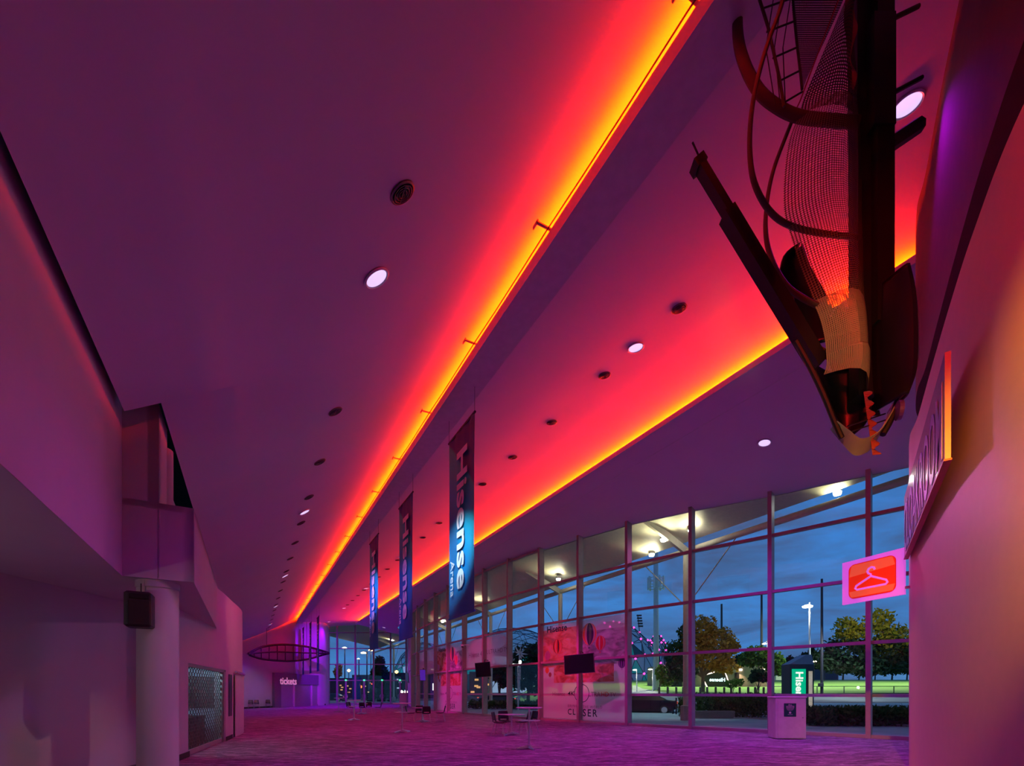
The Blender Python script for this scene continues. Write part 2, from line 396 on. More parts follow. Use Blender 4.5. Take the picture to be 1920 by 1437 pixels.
# curved kiosk wall with shutter opening
KW = [Vector((-7.3, 10.42, 0)), Vector((-7.63, 11.4, 0)), Vector((-8.94, 15.1, 0)), Vector((-9.30, 16.05, 0)), Vector((-9.72, 17.2, 0)), Vector((-10.15, 18.2, 0)), Vector((-10.62, 19.0, 0)), Vector((-11.2, 19.75, 0)), Vector((-12.0, 20.3, 0)), Vector((-13.2, 20.6, 0))]
ZK = 4.56; ZSH = 2.15
m = MB()
def kseg(m, i, z0, z1): wallq(m, KW[i], KW[i+1], z0, z1, .2)
kseg(m, 0, 0, ZK); kseg(m, 1, ZSH+.06, ZK); kseg(m, 2, 0, ZK)
# smooth curved end
def cr(P, k, n):
    out = []
    for i in range(k, len(P)-1):
        p0, p1, p2, p3 = P[max(i-1, 0)], P[i], P[i+1], P[min(i+2, len(P)-1)]
        for j in range(n):
            u = j/n; out.append(.5*((2*p1) + (p2-p0)*u + (2*p0-5*p1+4*p2-p3)*u*u + (3*p1-p0-3*p2+p3)*u**3))
    out.append(P[-1]); return out
CE = cr(KW, 3, 6)
rows = [[Vector((p.x, p.y, z)) for p in CE] for z in (0, ZK)]
inn = [[Vector((p.x-.15, p.y-.12, z)) for p in CE] for z in (ZK, 0)]
m.grid(rows+inn)
m.add([Vector((p.x, p.y, ZK)) for p in KW]+[Vector((-13.2, 12, ZK)), Vector((-9.5, 10.42, ZK))], [tuple(range(12))])
struct(m, 'wall_kiosk', M_wall, smooth=True)
m = MB()
wallq(m, KW[0]+Vector((.02, 0, 0)), KW[1]+Vector((.02, 0, 0)), 0, .13, -.015)
wallq(m, KW[2]+Vector((.02, -.0, 0)), KW[3]+Vector((.02, 0, 0)), 0, .13, -.015)
struct(m, 'baseboard_left', M_base)
# shutter: brick pattern of links, with frame
uS = (KW[2]-KW[1]).normalized(); nS = Vector((-uS.y, uS.x, 0)); LS = (KW[2]-KW[1]).length
sh = empty('roller_shutter', KW[1]+uS*LS/2, 0, 'closed see-through roller shutter in the curved kiosk wall beside the column', 'shutter')
m = MB(); m.ob(KW[1]+nS*.02, uS*.06, nS*.1, (0, 0, ZSH)); m.ob(KW[2]+nS*.02-uS*.32, uS*.06, nS*.1, (0, 0, ZSH)); m.ob(KW[1]+nS*.02+Vector((0, 0, ZSH-.02)), uS*LS, nS*.12, (0, 0, .09)); m.ob(KW[2]+nS*.0-uS*.26, uS*.26, nS*.25, (0, 0, ZSH))
m.build('shutter_frame', mat('shutter_frame_alu', (.42, .40, .38), .4, metal=.6), sh)
m = MB(); z = .13; r = 0; PW = .115
W0, W1 = .06, LS-.32
while z < ZSH-.04:
    step = .085; x = W0 + (0 if r % 2 else PW)
    m.ob(KW[1]+nS*.06+uS*W0+Vector((0, 0, z)), uS*(W1-W0), nS*.012, (0, 0, .008))
    xx = x
    while xx < W1:
        m.ob(KW[1]+nS*.062+uS*xx+Vector((0, 0, z+.010)), uS*min(PW*.8, W1-xx), nS*.008, (0, 0, step-.008)); m.ob(KW[1]+nS*.06+uS*min(xx+PW*1.38, W1-.01)+Vector((0, 0, z)), uS*.010, nS*.006, (0, 0, step)); xx += PW*2
    z += step; r += 1
m.build('shutter_curtain', mat('shutter_links', (.10, .06, .06), .5, metal=.3), sh)
m = MB(); m.ob(KW[1]+nS*.04+uS*W0, uS*(W1-W0), nS*.05, (0, 0, .13)); m.build('bottom_rail', mat('shutter_rail', (.5, .45, .42), .4, metal=.5), sh)
# kiosk interior
m = MB(); m.ob(KW[1]+nS*2.2-uS*1.5, uS*(LS+3), nS*.1, (0, 0, 3)); m.ob(KW[1]+nS*.3-uS*.6, uS*.1, nS*2, (0, 0, 3)); m.ob(KW[2]+nS*.3+uS*.6, uS*.1, nS*2, (0, 0, 3)); m.ob(KW[1]+nS*.3-uS*.6+Vector((0,0,2.9)), uS*(LS+1.2), nS*2, (0, 0, .1)); struct(m, 'wall_kiosk_inner', mat('kiosk_tiles_pale_blue', (.5, .62, .7), .35))
m = MB(); m.ob(KW[1]+nS*.55+uS*.5, uS*(LS-.5), nS*.6, (0, 0, .82)); tag(m.build('serving_counter', mat('counter_dark', (.05, .04, .04), .5), bevel=.02), 'low dark serving counter inside the shuttered kiosk', 'counter')
m = MB(); m.ob(KW[2]+uS*.52+nS*.38+Vector((0, 0, 1.02)), nS*.95, uS*.06, (0, 0, 1.0)); tag(m.build('menu_board', mat('menu_board_dark', (.03, .015, .012), .4, var=.7, vscale=9), bevel=.01), 'dark square menu board on the kiosk side wall, seen through the shutter', 'board')
add_light('POINT', 'kiosk_lamp', KW[1]+nS*1.3+uS*1.0+Vector((0, 0, 2.6)), 120, (.45, .8, 1.0), shadow_soft_size=.1)
# poster, panel door and rail on the curved wall right of shutter
uK = (KW[3]-KW[2]).normalized(); nK = Vector((uK.y, -uK.x, 0))
m = MB(); m.ob(KW[2]+nK*.005+uK*.45+Vector((0, 0, .75)), uK*.5, nK*.02, (0, 0, 1.35))
tag(m.build('wall_poster', mat('poster_dark_blue', (.02, .03, .07), .4, var=.8, vscale=3)), 'narrow dark blue poster beside the roller shutter', 'poster')
m = MB(); a = CE[1]; b = CE[16]
pr = [p+Vector((.09, -.09, 0)) for p in CE[2:17]]
m.grid([[p+Vector((0, 0, z)) for p in pr] for z in (.02, 2.1)])
tag(m.build('kiosk_door', mat('pale_panel', (.72, .66, .64), .4), solid=.03), 'tall plain curved panel door in the round kiosk wall', 'door')
m = MB(); m.tube([p+Vector((.05, -.05, 2.20)) for p in pr], .045, 8); tag(m.build('door_track', M_chrome, smooth=True), 'round metal track above the curved kiosk door', 'track')
# speaker
sp_ = empty('wall_speaker', R(262, 1145, 7.75), radians(28), 'black box loudspeaker fixed to the round white column', 'speaker')
m = MB(); Rz = Matrix.Rotation(0, 3, 'Z')
m.bb((0, 0, 0), .36, .34, .56, .03); m.build('cabinet', M_black, sp_, local=True, smooth=True)
m = MB(); m.bb((.02, -.175, -.06), .28, .03, .40, .012); m.build('grille', mat('speaker_grille', (.004, .004, .005), .7), sp_, local=True)
m = MB(); m.bb((.02, -.172, .2), .26, .02, .08, .008); m.build('horn_slot', mat('speaker_slot', (.002, .002, .002), .8), sp_, local=True)
m = MB(); m.tube([(.1, .16, 0), (.2, .3, 0), (.26, .36, 0)], .03, 8); m.tube([(.0, .1, .27), (.0, .1, .45)], .008, 6); m.build('bracket', M_black, sp_, local=True)
# ---------------- right drum wall
DR = [Vector(p) for p in ((3.2, -9, 0), (3.0, -3, 0), (3.1, .6, 0), (3.55, 2.5, 0), (4.13, 3.9, 0), (4.74, 4.96, 0), (5.38, 5.95, 0), (6.22, 7.2, 0), (7.0, 8.35, 0), (7.40, 9.0, 0), (8.15, 9.85, 0), (9.3, 10.6, 0), (11.0, 11.2, 0), (14.5, 11.8, 0))]
DRs = cr(DR, 0, 8)
def offs(P, o):
    out = []
    for i, p in enumerate(P):
        a = P[max(i-1, 0)]; b = P[min(i+1, len(P)-1)]; u = (b-a).normalized(); out.append(p + Vector((u.y, -u.x, 0))*o)
    return out
ZD = 1.5+4.76; ZF = 7.05
m = MB(); D2 = offs(DRs, .45)
m.grid([[Vector((p.x, p.y, z)) for p in P] for P, z in ((DRs, 0), (DRs, ZD*.5), (DRs, ZD), (D2, ZD))])
M_drum = mat('satin_wall_panel', (.70, .54, .40), .5, var=.02)
struct(m, 'wall_right', M_drum, smooth=True)
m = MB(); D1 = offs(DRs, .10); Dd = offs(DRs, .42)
m.grid([[Vector((p.x, p.y, z)) for p in Dd] for z in (ZD-.1, ZF+.1)]); struct(m, 'wall_right_recess', mat('recess_shade', (.07, .05, .07), .8), smooth=True)  # dark base colour stands for shade in the recess
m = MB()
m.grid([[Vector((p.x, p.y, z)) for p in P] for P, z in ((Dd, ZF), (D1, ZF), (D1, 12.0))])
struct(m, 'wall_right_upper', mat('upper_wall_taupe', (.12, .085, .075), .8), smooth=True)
# sign panel on the drum
pa = Vector((7.28, 8.93, 0)); pb = Vector((4.62, 5.12, 0)); up_ = (pb-pa).normalized(); npn = Vector((-up_.y, up_.x, 0));
if npn.x > 0: npn = -npn
cs_ = empty('cloakroom_sign', (pa+pb)/2+Vector((0, 0, 3.98)), 0, 'long glossy sign panel high on the curved orange wall with big violet letters', 'sign')
m = MB(); m.ob(pa+npn*-.02+Vector((0, 0, 3.98)), pb-pa, npn*.05, (0, 0, 1.14)); m.build('panel', mat('sign_panel_gloss', (.66, .52, .46), .22), cs_)
m = MB(); m.ob(pa+npn*-.03+Vector((0, 0, 3.965)), pb-pa, npn*.07, (0, 0, .02)); m.build('bottom_edge', mat('sign_edge_red', (.5, .06, .06), .4), cs_)
M_lav = mat('lavender_vinyl', (.50, .34, .80), .3)
text('CLOAKROOM', 4.4, (pa+pb)/2+npn*.034+Vector((0, 0, 4.46)), (pb-pa), (0, 0, 1), M_lav, 'lettering', cs_, h=.86, extrude=.006, offset=.01)
# hanger sign
A = RX(1698.5, 9.0, 0); B = RX(1582.5, 10.1, 0); z1 = 1.5+(1300-1027.5)*9/907; z0 = z1-.87
uH = (B-A).normalized(); nH = Vector((uH.y, -uH.x, 0)); nH = -nH if nH.y > 0 else nH; LH = (B-A).length
hs = empty('coat_hanger_sign', (A+B)/2+Vector((0, 0, z0)), 0, 'pink projecting sign with a red square and coat hanger symbol, beside the curved wall', 'sign')
m = MB(); m.ob(A+Vector((0, 0, z0)), uH*LH, nH*.05, (0, 0, z1-z0)); m.build('sign_board', mat('lightbox_pink', (.75, .36, .75), .4, emit=(.58, .10, .66), estr=.8), hs)
def rrect(w, h, r, n=6):
    pts = []
    for cx, cy, a0 in ((w/2-r, h/2-r, 0), (-w/2+r, h/2-r, 90), (-w/2+r, -h/2+r, 180), (w/2-r, -h/2+r, 270)):
        for k in range(n+1):
            a = radians(a0+90*k/n); pts.append((cx+r*cos(a), cy+r*sin(a)))
    return pts
cH = (A+B)/2 + Vector((0, 0, (z0+z1)/2)); xH = -uH
def onH(x, y, off): return cH + xH*x + Z3*y + nH*(.05+off)
m = MB(); q = rrect(LH*.77, .70, .12); m.poly([onH(x, y, .004) for x, y in q], nH*-.004)
m.build('rim', mat('sign_rim_red', (.6, .02, .05), .4, emit=(.45, .0, .03), estr=.6), hs)
m = MB(); q = rrect(LH*.755, .68, .11); m.poly([onH(x, y, .007) for x, y in q], nH*-.003)
m.build('red_square', mat('sign_red', (.8, .05, .02), .3, emit=(.8, .02, .0), estr=.75), hs)
m = MB(); q = [(-LH*.372, -.2), (LH*.372, -.2), (LH*.34, -.32), (-LH*.34, -.32)]; m.poly([onH(x, y, .009) for x, y in q], nH*-.002); q = [(-LH*.372, .1), (LH*.372, .16), (LH*.33, .33), (-LH*.33, .33)]; m.poly([onH(x, y, .009) for x, y in q], nH*-.002)
m.build('glossy_band', mat('sign_orange', (.8, .2, .08), .3, emit=(.85, .09, .03), estr=.7), hs)
m = MB(); yy = -.03
pl = [(-.0, .045), (.28, -.09), (.30, -.14), (.27, -.17), (-.27, -.17), (-.30, -.14), (-.28, -.09), (0, .045), (0, .08), (-.05, .11), (-.065, .155), (-.04, .2), (.01, .22), (.06, .2), (.07, .16)]
m.tube([onH(x*1.02, y-.01, .016) for x, y in pl], .019, 8, flat=1)
m.build('hanger_symbol', mat('sign_violet', (.7, .3, .85), .4, emit=(.6, .14, .75), estr=.8), hs, smooth=True)
for zz_ in (z1-.16, z0+.1):
    m = MB(); m.ob(A+Vector((0, 0, zz_)), -uH*.14, nH*.03, (0, 0, .05)); m.build('bracket', M_grey, hs)
# ---------------- end wall (tickets)
EW = [Vector((-24.9, 45.0, 0)), Vector((-25.3, 46.0, 0)), RX(510, 50.0, 0), RX(593, 57.5, 0)]
EC = [RX(593, 57.5, 0), RX(602, 58.3, 0), RX(610, 60.0, 0), RX(615.5, 62.4, 0), RX(616.5, 64.3, 0)]
m = MB()
for a, b in ((Vector((-27, 38, 0)), EW[2]), (EW[2], EW[3])): wallq(m, a, b, 0, 12, .2)
ecs = cr(EC, 0, 6); m.grid([[Vector((p.x, p.y, z)) for p in ecs] for z in (0, 12)])
struct(m, 'wall_end', M_wall, smooth=True)
m = MB()
for a, b in ((Vector((-26.2, 41, 0)), EW[2]), (EC[0], EC[2])):
    wallq(m, a+Vector((.06, -.05, 0)), b+Vector((.06, -.05, 0)), 0, .16, -.02)
struct(m, 'baseboard_end', M_base)
# ticket booth
TA, TB = EW[2], EW[3]; uT = (TB-TA).normalized(); nT = Vector((uT.y, -uT.x, 0)); LT = (TB-TA).length
tk = empty('ticket_counter', TA+uT*LT/2+nT*.3, 0, 'purple ticket counter with lettering above shuttered windows on the far wall', 'ticket counter')
M_tk = mat('ticket_fascia', (.16, .13, .22), .5)
m = MB(); m.ob(TA+nT*.02+Z3*2.45, uT*LT, nT*.3, (0, 0, 1.15)); m.build('fascia', M_tk, tk)
m = MB(); m.ob(TA+nT*.02, uT*LT*.13, nT*.3, (0, 0, 2.45)); m.build('side_panel', M_tk, tk)
for f0, f1 in ((.13, .41), (.43, .83), (.86, 1.0)):
    m = MB(); m.ob(TA+nT*.05+uT*LT*f0, uT*LT*(f1-f0), nT*.08, (0, 0, 2.45))
    for k in range(24): m.ob(TA+nT*.13+uT*LT*f0+Z3*(k*.1+.03), uT*LT*(f1-f0), nT*.025, (0, 0, .06))
    m.build('shutter', mat('ticket_shutter', (.45, .4, .48), .35, metal=.3), tk)
for f in (.41, .83):
    m = MB(); m.ob(TA+nT*.05+uT*LT*f, uT*LT*.025, nT*.2, (0, 0, 2.45)); m.build('post', mat('post_pale', (.7, .68, .72), .4), tk)
text('tickets', LT*.36, TA+uT*LT*.28+nT*.33+Z3*2.78, uT, (0, 0, 1), mat('ticket_letters', (.9, .6, .8), .5, emit=(.8, .3, .55), estr=.5), 'lettering', tk, offset=.02, extrude=.02)
# ---------------- glass end wall with doors
XA, XB = STUB.x, EC[-1].x; YG = 64.3
PXE = [617, 633, 667, 701, 733, 762]
TZ = [3.17, 5.30, 7.40, 9.50]
def rim_end(x):     # ceiling height above the end glass
    s, t = ST((x, YG)); return CZ + (HM(t) if t < 12.3 else HR(t)+.9)
M_mull = mat('mullion_paint', (.34, .31, .27), .45)
we = empty('window_20', ((XA+XB)/2, YG, 0), 0, kind='structure')
for i, px in enumerate(PXE):
    x = (px-HX)/FPX*YG; m = MB(); m.ob((x-.09, YG-.25, 0), (.18, 0, 0), (0, .3, 0), (0, 0, min(rim_end(x), 11)+.3)); m.build('mullion', M_mull, we)
m = MB()
for z in TZ: m.ob((XB, YG-.16, z-.06), (XA-XB, 0, 0), (0, .12, 0), (0, 0, .12))
m.ob((XB, YG-.16, 0), (XA-XB, 0, 0), (0, .12, 0), (0, 0, .12)); m.build('transom', M_mull, we)
m = MB(); m.ob((XB, YG, 0), (XA-XB, 0, 0), (0, .02, 0), (0, 0, 11.6)); m.build('pane', M_glass, we)
M_green = emis('green_indicator', (.05, 1, .35), 3.0)
for i, px in enumerate((650, 684, 717.5, 751)):
    x = (px-HX)/FPX*YG; dr = empty('door_%d' % (i+1), (x, YG-.2, 0), 0, kind='structure')
    m = MB(); m.ob((x-.11, YG-.3, 0), (.1, 0, 0), (0, .08, 0), (0, 0, 3.1)); m.ob((x+.01, YG-.3, 0), (.1, 0, 0), (0, .08, 0), (0, 0, 3.1))
    m.ob((x-1.1, YG-.3, .02), (2.2, 0, 0), (0, .06, 0), (0, 0, .16)); m.build('door_stile', M_mull, dr)
    m = MB()
    for sgn in (-1, 1): m.tube([(x+sgn*.16, YG-.31, .8), (x+sgn*.22, YG-.4, .85), (x+sgn*.22, YG-.4, 1.25), (x+sgn*.16, YG-.31, 1.3)], .03, 8)
    m.build('handle', M_chrome, dr)
    m = MB(); m.lathe((x, YG-.32, 3.2), [(.0, -.09), (.1, -.06), (.12, 0), (.1, .06), (0, .09)], 12); m.build('indicator', M_green, dr)
# stub wall at the end of the facade
PF = FP[-1]; m = MB(); a = PF + Vector((.0, .2, 0)); b = STUB
wallq(m, a+Vector((-.1, 0, 0)), b, 0, 5.3, -.25); struct(m, 'wall_stub', M_wall)
m = MB(); wallq(m, a+Vector((-.12, 0, 0)), b+Vector((-.02, 0, 0)), 5.3, 10.2, -.25); struct(m, 'wall_stub_upper', mat('stub_olive', (.4, .37, .26), .6))
# ---------------- facade windows
M_rail = mat('frosted_band', (.45, .52, .50), .5)
def rimz(p): return CZ + HR(ST(p)[1]) + .06
NB = len(FPall)-1
WIN = []
for i in range(NB):
    a, b = FPall[i], FPall[i+1]; u = (b-a).normalized(); nn = Vector((-u.y, u.x, 0)); L = (b-a).length
    w = empty('window_%d' % (i+1), (a+b)/2, 0, kind='structure'); WIN.append((w, a, b, u, nn, L))
    za, zb = rimz(a), rimz(b)
    m = MB(); m.add([a, b, b+Z3*zb, a+Z3*za], [(0, 1, 2, 3)]); m.build('pane', M_glass, w)
    m = MB()
    for z in TZ:
        if z < min(za, zb)-.1: m.ob(a+nn*.02+Z3*(z-.055), u*L, nn*.16, (0, 0, .11))
    m.ob(a+nn*.02, u*L, nn*.2, (0, 0, .12)); m.build('transom', M_mull, w)
    m = MB(); m.ob(a-nn*.06+Z3*1.36, u*L, nn*.03, (0, 0, .11)); m.build('glazing_band', M_rail, w)
    nb = nn if i == NB-1 else (nn + Vector((-(FPall[min(i+2, NB)]-b).normalized().y, (FPall[min(i+2, NB)]-b).normalized().x, 0))).normalized()
    ub = Vector((nb.y, -nb.x, 0)); m = MB(); m.ob(b-ub*.07-nb*.08, ub*.14, nb*.36, (0, 0, zb)); m.build('mullion', M_mull, w)
# outer fascia above the glass
m = MB()
for i in range(NB):
    a, b = FPall[i], FPall[i+1]; a2 = a+Vector((.3, .2, 0)); b2 = b+Vector((.3, .2, 0))
    m.add([a2+Z3*(rimz(a)-.02), b2+Z3*(rimz(b)-.02), b2+Z3*12.2, a2+Z3*12.2], [(0, 1, 2, 3)])
struct(m, 'fascia_outer', mat('soffit_cream', (.62, .58, .42), .6))
# ================================================================== CEILING FIXTURES
def normal_at(fn, t):
    e = .05; sl = (fn(t+e)-fn(t-e))/(2*e); return (Z3 - n3*sl).normalized()
M_vent = mat('vent_metal', (.16, .12, .12), .5, metal=.3)
M_ring = mat('light_ring', (.7, .7, .72), .35)
M_lens = emis('lamp_lens', (.93, .72, 1.0), 9.0)
M_refl = mat('faceted_reflector', (.85, .82, .9), .25, metal=.6, emit=(.75, .55, 1.0), estr=1.1)
def make_vent(rows_=True):
    r = empty('ceiling_vent', (0, 0, 0)); 
    m = MB(); m.lathe((0, 0, 0), [(.168, .0), (.172, -.012), (.150, -.022), (.138, -.004)], 28); m.build('rim', M_vent, r, local=True, smooth=True)
    m = MB(); m.lathe((0, 0, 0), [(.0, -.004), (.138, -.004)], 28); m.build('recess', M_dark, r, local=True)
    m = MB()
    for q in (.04, .075, .11): m.lathe((0, 0, 0), [(q, -.006), (q+.012, -.026), (q+.018, -.024), (q+.01, -.005)], 24)
    m.cb((0, 0, -.018), .012, .24, .012); m.build('louvre', M_vent, r, local=True)
    return r
def make_down():
    r = empty('ceiling_downlight', (0, 0, 0))
    m = MB(); m.lathe((0, 0, 0), [(.205, .0), (.212, -.02), (.19, -.03), (.165, -.012)], 32); m.build('rim', M_ring, r, local=True, smooth=True)
    m = MB(); m.lathe((0, 0, 0), [(.168, -.016), (.15, -.006), (.085, -.003)], 32); m.build('reflector', M_refl, r, local=True, smooth=True)
    m = MB(); m.lathe((0, 0, 0), [(0, -.014), (.06, -.012), (.085, -.004)], 24); m.build('lens', M_lens, r, local=True)
    return r
def on_ceiling(o, fn, s, t, off=.006):
    nv = normal_at(fn, t); o.location = W(s, t, CZ+fn(t)) - nv*off
    q = Vector((0, 0, 1)).rotation_difference(nv); o.rotation_euler = (q.to_matrix() @ Matrix.Rotation(.5, 3, 'Z')).to_euler()
def s_of(px, py, t, H):   # distance along the hall of a ceiling point
    Y = FPX*H/(HY-py); return (Y - NY*t)/DY
vp = make_vent(); dp = make_down(); first = [True, True]
def place_vent(fn, s, t, label, grp):
    o = vp if first[0] else dup(vp, (0, 0, 0)); first[0] = False; on_ceiling(o, fn, s, t); tag(o, label, 'vent', grp)
def place_down(fn, s, t, label, grp, color, watts, ang=1.9, aim=None):
    o = dp if first[1] else dup(dp, (0, 0, 0)); first[1] = False; on_ceiling(o, fn, s, t); tag(o, label, 'ceiling light', grp)
    c = Vector(o.location) - Z3*.1; add_light('SPOT', 'downlight_lamp', c, watts, color, target=aim or (c - Z3), spot_size=ang, spot_blend=.9, shadow_soft_size=.15)
tV = 1.70; HV = HL(tV)
lv = [s_of(0, y, tV, HV) for y in (360, 635, 780, 875, 933, 983, 1018)]
stp = (lv[-1]-lv[0])/6; allv = [lv[0]+stp*k for k in range(20) if k not in (1,)]
for k, s in enumerate(allv):
    lab = 'round vent nearest the camera on the dark violet left ceiling' if k == 0 else 'round vent on the left ceiling just below the nearest bright downlight' if k == 1 else 'small dark round vent in the long row on the left ceiling slope'
    place_vent(HL, s, tV, lab, None if k < 2 else 'ceiling vents of the left slope')
tM = 8.51; HMv = HM(tM)
rv = [s_of(0, y, tM, HMv) for y in (578, 701, 791, 863, 908)]
st2 = (rv[-1]-rv[0])/4
for k in range(-1, 17):
    s = rv[0]+st2*k
    if k in (-1,): continue
    lab = {0: 'round vent above and right of the bright lamp on the magenta ceiling', 1: 'round vent below the bright lamp on the magenta middle ceiling'}.get(k, 'small round vent in the row along the magenta middle ceiling')
    place_vent(HM, s, tM, lab, None if k < 2 else 'ceiling vents of the middle panel')
for i, y in enumerate((520, 960, 1080, 1137.4, 1171)):
    s = s_of(0, y, tV, HV)
    place_down(HL, s, tV, ['large bright round downlight nearest on the left ceiling slope', 'small pink downlight farther down the left slope', 'third downlight of the row along the left ceiling', 'fourth downlight of the row along the left ceiling, near the far wall', 'farthest downlight of the left row, close to the far wall'][i], 'downlights of the left slope', [(.45, .0, .9), (.9, .0, .4), (1, .0, .3), (.4, .0, 1), (.25, .0, 1)][i], LIGHT['down']*[1.3, 1.6, 1.2, 2.0, 2.2][i])
sM0 = s_of(0, 651, tM, HMv)
for i, k in enumerate((-1, 0, 1, 2, 3, 4, 5)):
    s = sM0 + 10.6*k if k >= 0 else s_of(0, 195, tM, HMv)
    place_down(HM, s, tM, ['bright downlight half hidden behind the hanging sculpture at top right', 'bright oval downlight in the middle of the magenta ceiling', 'downlight of the magenta ceiling hidden behind the nearest banner', 'downlight of the magenta ceiling behind the second banner', 'small white downlight on the far magenta ceiling, right one', 'small white downlight on the far magenta ceiling, middle one', 'small white downlight closest to the far glass'][i], 'downlights of the middle panel', [(.55, .0, 1), (.8, .0, .9), (.9, .0, .6), (1, .0, .4), (.9, .0, .5), (.35, .0, 1), (.25, .0, 1)][i], LIGHT['down']*[.35, 2.6, 2.2, 1.6, 1.8, 3.0, 3.0][i])
tR = 14.5
sR0 = s_of(0, 830, tR, HR(tR)); sR5 = s_of(0, 1177, tR, HR(tR))
for i, s in enumerate((sR0, sR5)):
    place_down(HR, s, tR, ['bright downlight on the dark violet ceiling panel above the windows', 'small downlight on the far end of the violet ceiling panel'][i], 'downlights of the right panel', (.5, .02, 1), LIGHT['down']*[3.6, 2.5][i])
# brackets and cable in the cove
M_brk = mat('bracket_paint', (.5, .4, .38), .5)
sb0 = s_of(0, 415, 4.5, 8.1); i = 0; proto = None
while True:
    s = sb0 + 3.12*(i-1)
    if s > 58: break
    if proto is None:
        proto = empty('cove_bracket', W(s, 4.5, CZ+8.0), 0, 'small metal arm reaching across the glowing orange ceiling slot', 'bracket', 'brackets along the light slot')
        m = MB(); m.ob(W(s, 4.30, CZ+8.0), n3*.36, d3*.05, (0, 0, .02)); m.build('arm', M_brk, proto)
        m = MB(); m.ob(W(s, 4.30, CZ+8.0), n3*.02, d3*.16, (0, 0, .05)); m.build('hook', M_brk, proto)
    else: dup(proto, W(s, 4.5, CZ+8.0))
    i += 1
m = MB(); s = S0
while s < 60:
    m.tube([W(s, 4.50, CZ+7.95+.012*sin(s*2)), W(s+1.0, 4.50, CZ+7.95+.012*sin(s*2+2))], .012, 5); s += 1.0
tag(m.build('cove_cable', mat('cable_dark_red', (.06, .02, .02), .6)), 'thin cable running along the edge of the glowing ceiling slot', 'cable')
# ================================================================== BANNERS
def bannermat(name, stops):
    m = bpy.data.materials.new(name); m.use_nodes = True; t = m.node_tree; t.nodes.clear()
    out = N(t, 'ShaderNodeOutputMaterial'); b = N(t, 'ShaderNodeBsdfPrincipled', Roughness=.65); tcn = N(t, 'ShaderNodeTexCoord'); s3 = N(t, 'ShaderNodeSeparateXYZ'); t.links.new(tcn.outputs['UV'], s3.inputs[0])
    a1 = N(t, 'ShaderNodeMath', operation='MULTIPLY_ADD'); a1.inputs[1].default_value = .35; t.links.new(s3.outputs['X'], a1.inputs[0]); t.links.new(s3.outputs['Y'], a1.inputs[2])
    r = ramp(t, stops, a1.outputs[0]); t.links.new(r.outputs[0], b.inputs['Base Color']); t.links.new(b.outputs[0], out.inputs[0]); return m
M_ban = bannermat('printed_banner_blue_teal', [(0, (.0, .17, .50)), (.5, (.0, .20, .50)), (.78, (.0, .36, .50)), (.98, (.0, .48, .42)), (1.2, (.0, .05, .22))])
M_bant = mat('banner_white_ink', (.82, .82, .86), .6)
def banner(px_r, htop, hbot, label, tq=None):
    Yr = 12.4*527/htop; pr = RX(px_r, Yr, 0); sr, tr = ST(pr); zt = CZ+htop*Yr/FPX; zb = CZ+hbot*Yr/FPX; Wd = 1.80
    root = empty('hanging_banner', pr+d3*Wd/2+Z3*zb, 0, label, 'banner')
    rows = []; NR, NC = 22, 13
    for j in range(NR):
        z = zb + (zt-zb)*j/(NR-1)
        rows.append([pr + d3*(Wd*(1-i/(NC-1))) + Z3*z + n3*(.02*sin(i*1.9+j*.15)*(j/(NR-1))**2*1.2+.012*sin(i*.9)) for i in range(NC)])
    m = MB(); m.grid(rows); o = m.build('cloth', M_ban, root, smooth=True); uvplane(o, NR, NC, 1, 1)
    m = MB(); m.tube([pr-d3*.03+Z3*zt, pr+d3*(Wd+.03)+Z3*zt], .03, 8); m.build('rod', mat('banner_rod', (.03, .03, .04), .5), root)
    m = MB(); m.tube([pr-d3*.0+Z3*zb, pr+d3*Wd+Z3*zb], .028, 8); m.build('hem_rod', M_ban, root)
    sc, tc_ = sr, tr
    for dd in (0.0, Wd):
        m = MB(); p = pr+d3*dd; m.tube([p+Z3*zt, p+Z3*(CZ+HM(ST(p)[1])-.01)], .006, 5); m.build('cable', mat('steel_wire', (.08, .06, .08), .4), root)
    Hh = zt-zb; y0 = zt-Hh*.125
    text('Hisense', Hh*.735, pr+d3*(Wd*.40)-n3*.055+Z3*(y0-Hh*.735/2), (0, 0, -1), -d3, M_bant, 'large_lettering', root, h=Wd*.40, offset=.022)
    text('Arena', Hh*.20, pr+d3*(Wd*.78)-n3*.055+Z3*(zb+Hh*.115+Hh*.1), (0, 0, -1), -d3, M_bant, 'small_lettering', root, h=Wd*.16, offset=.004)
    return root
banner(890, 527, 155, 'nearest and largest hanging banner, blue and teal with white lettering')
banner(774, 377, 106.6, 'second hanging banner, dark blue with violet-lit lettering')
banner(709.5, 299, 85.3, 'third hanging banner, blue-violet, in front of the far glass')
banner(598.5, 145, 42, 'narrow far banner hanging nearest to the glass end, seen almost edge-on')
banner(584, 134, 38, 'middle one of the three far banners before the ticket wall')
banner(570, 124, 35, 'leftmost of the three far banners before the ticket wall')
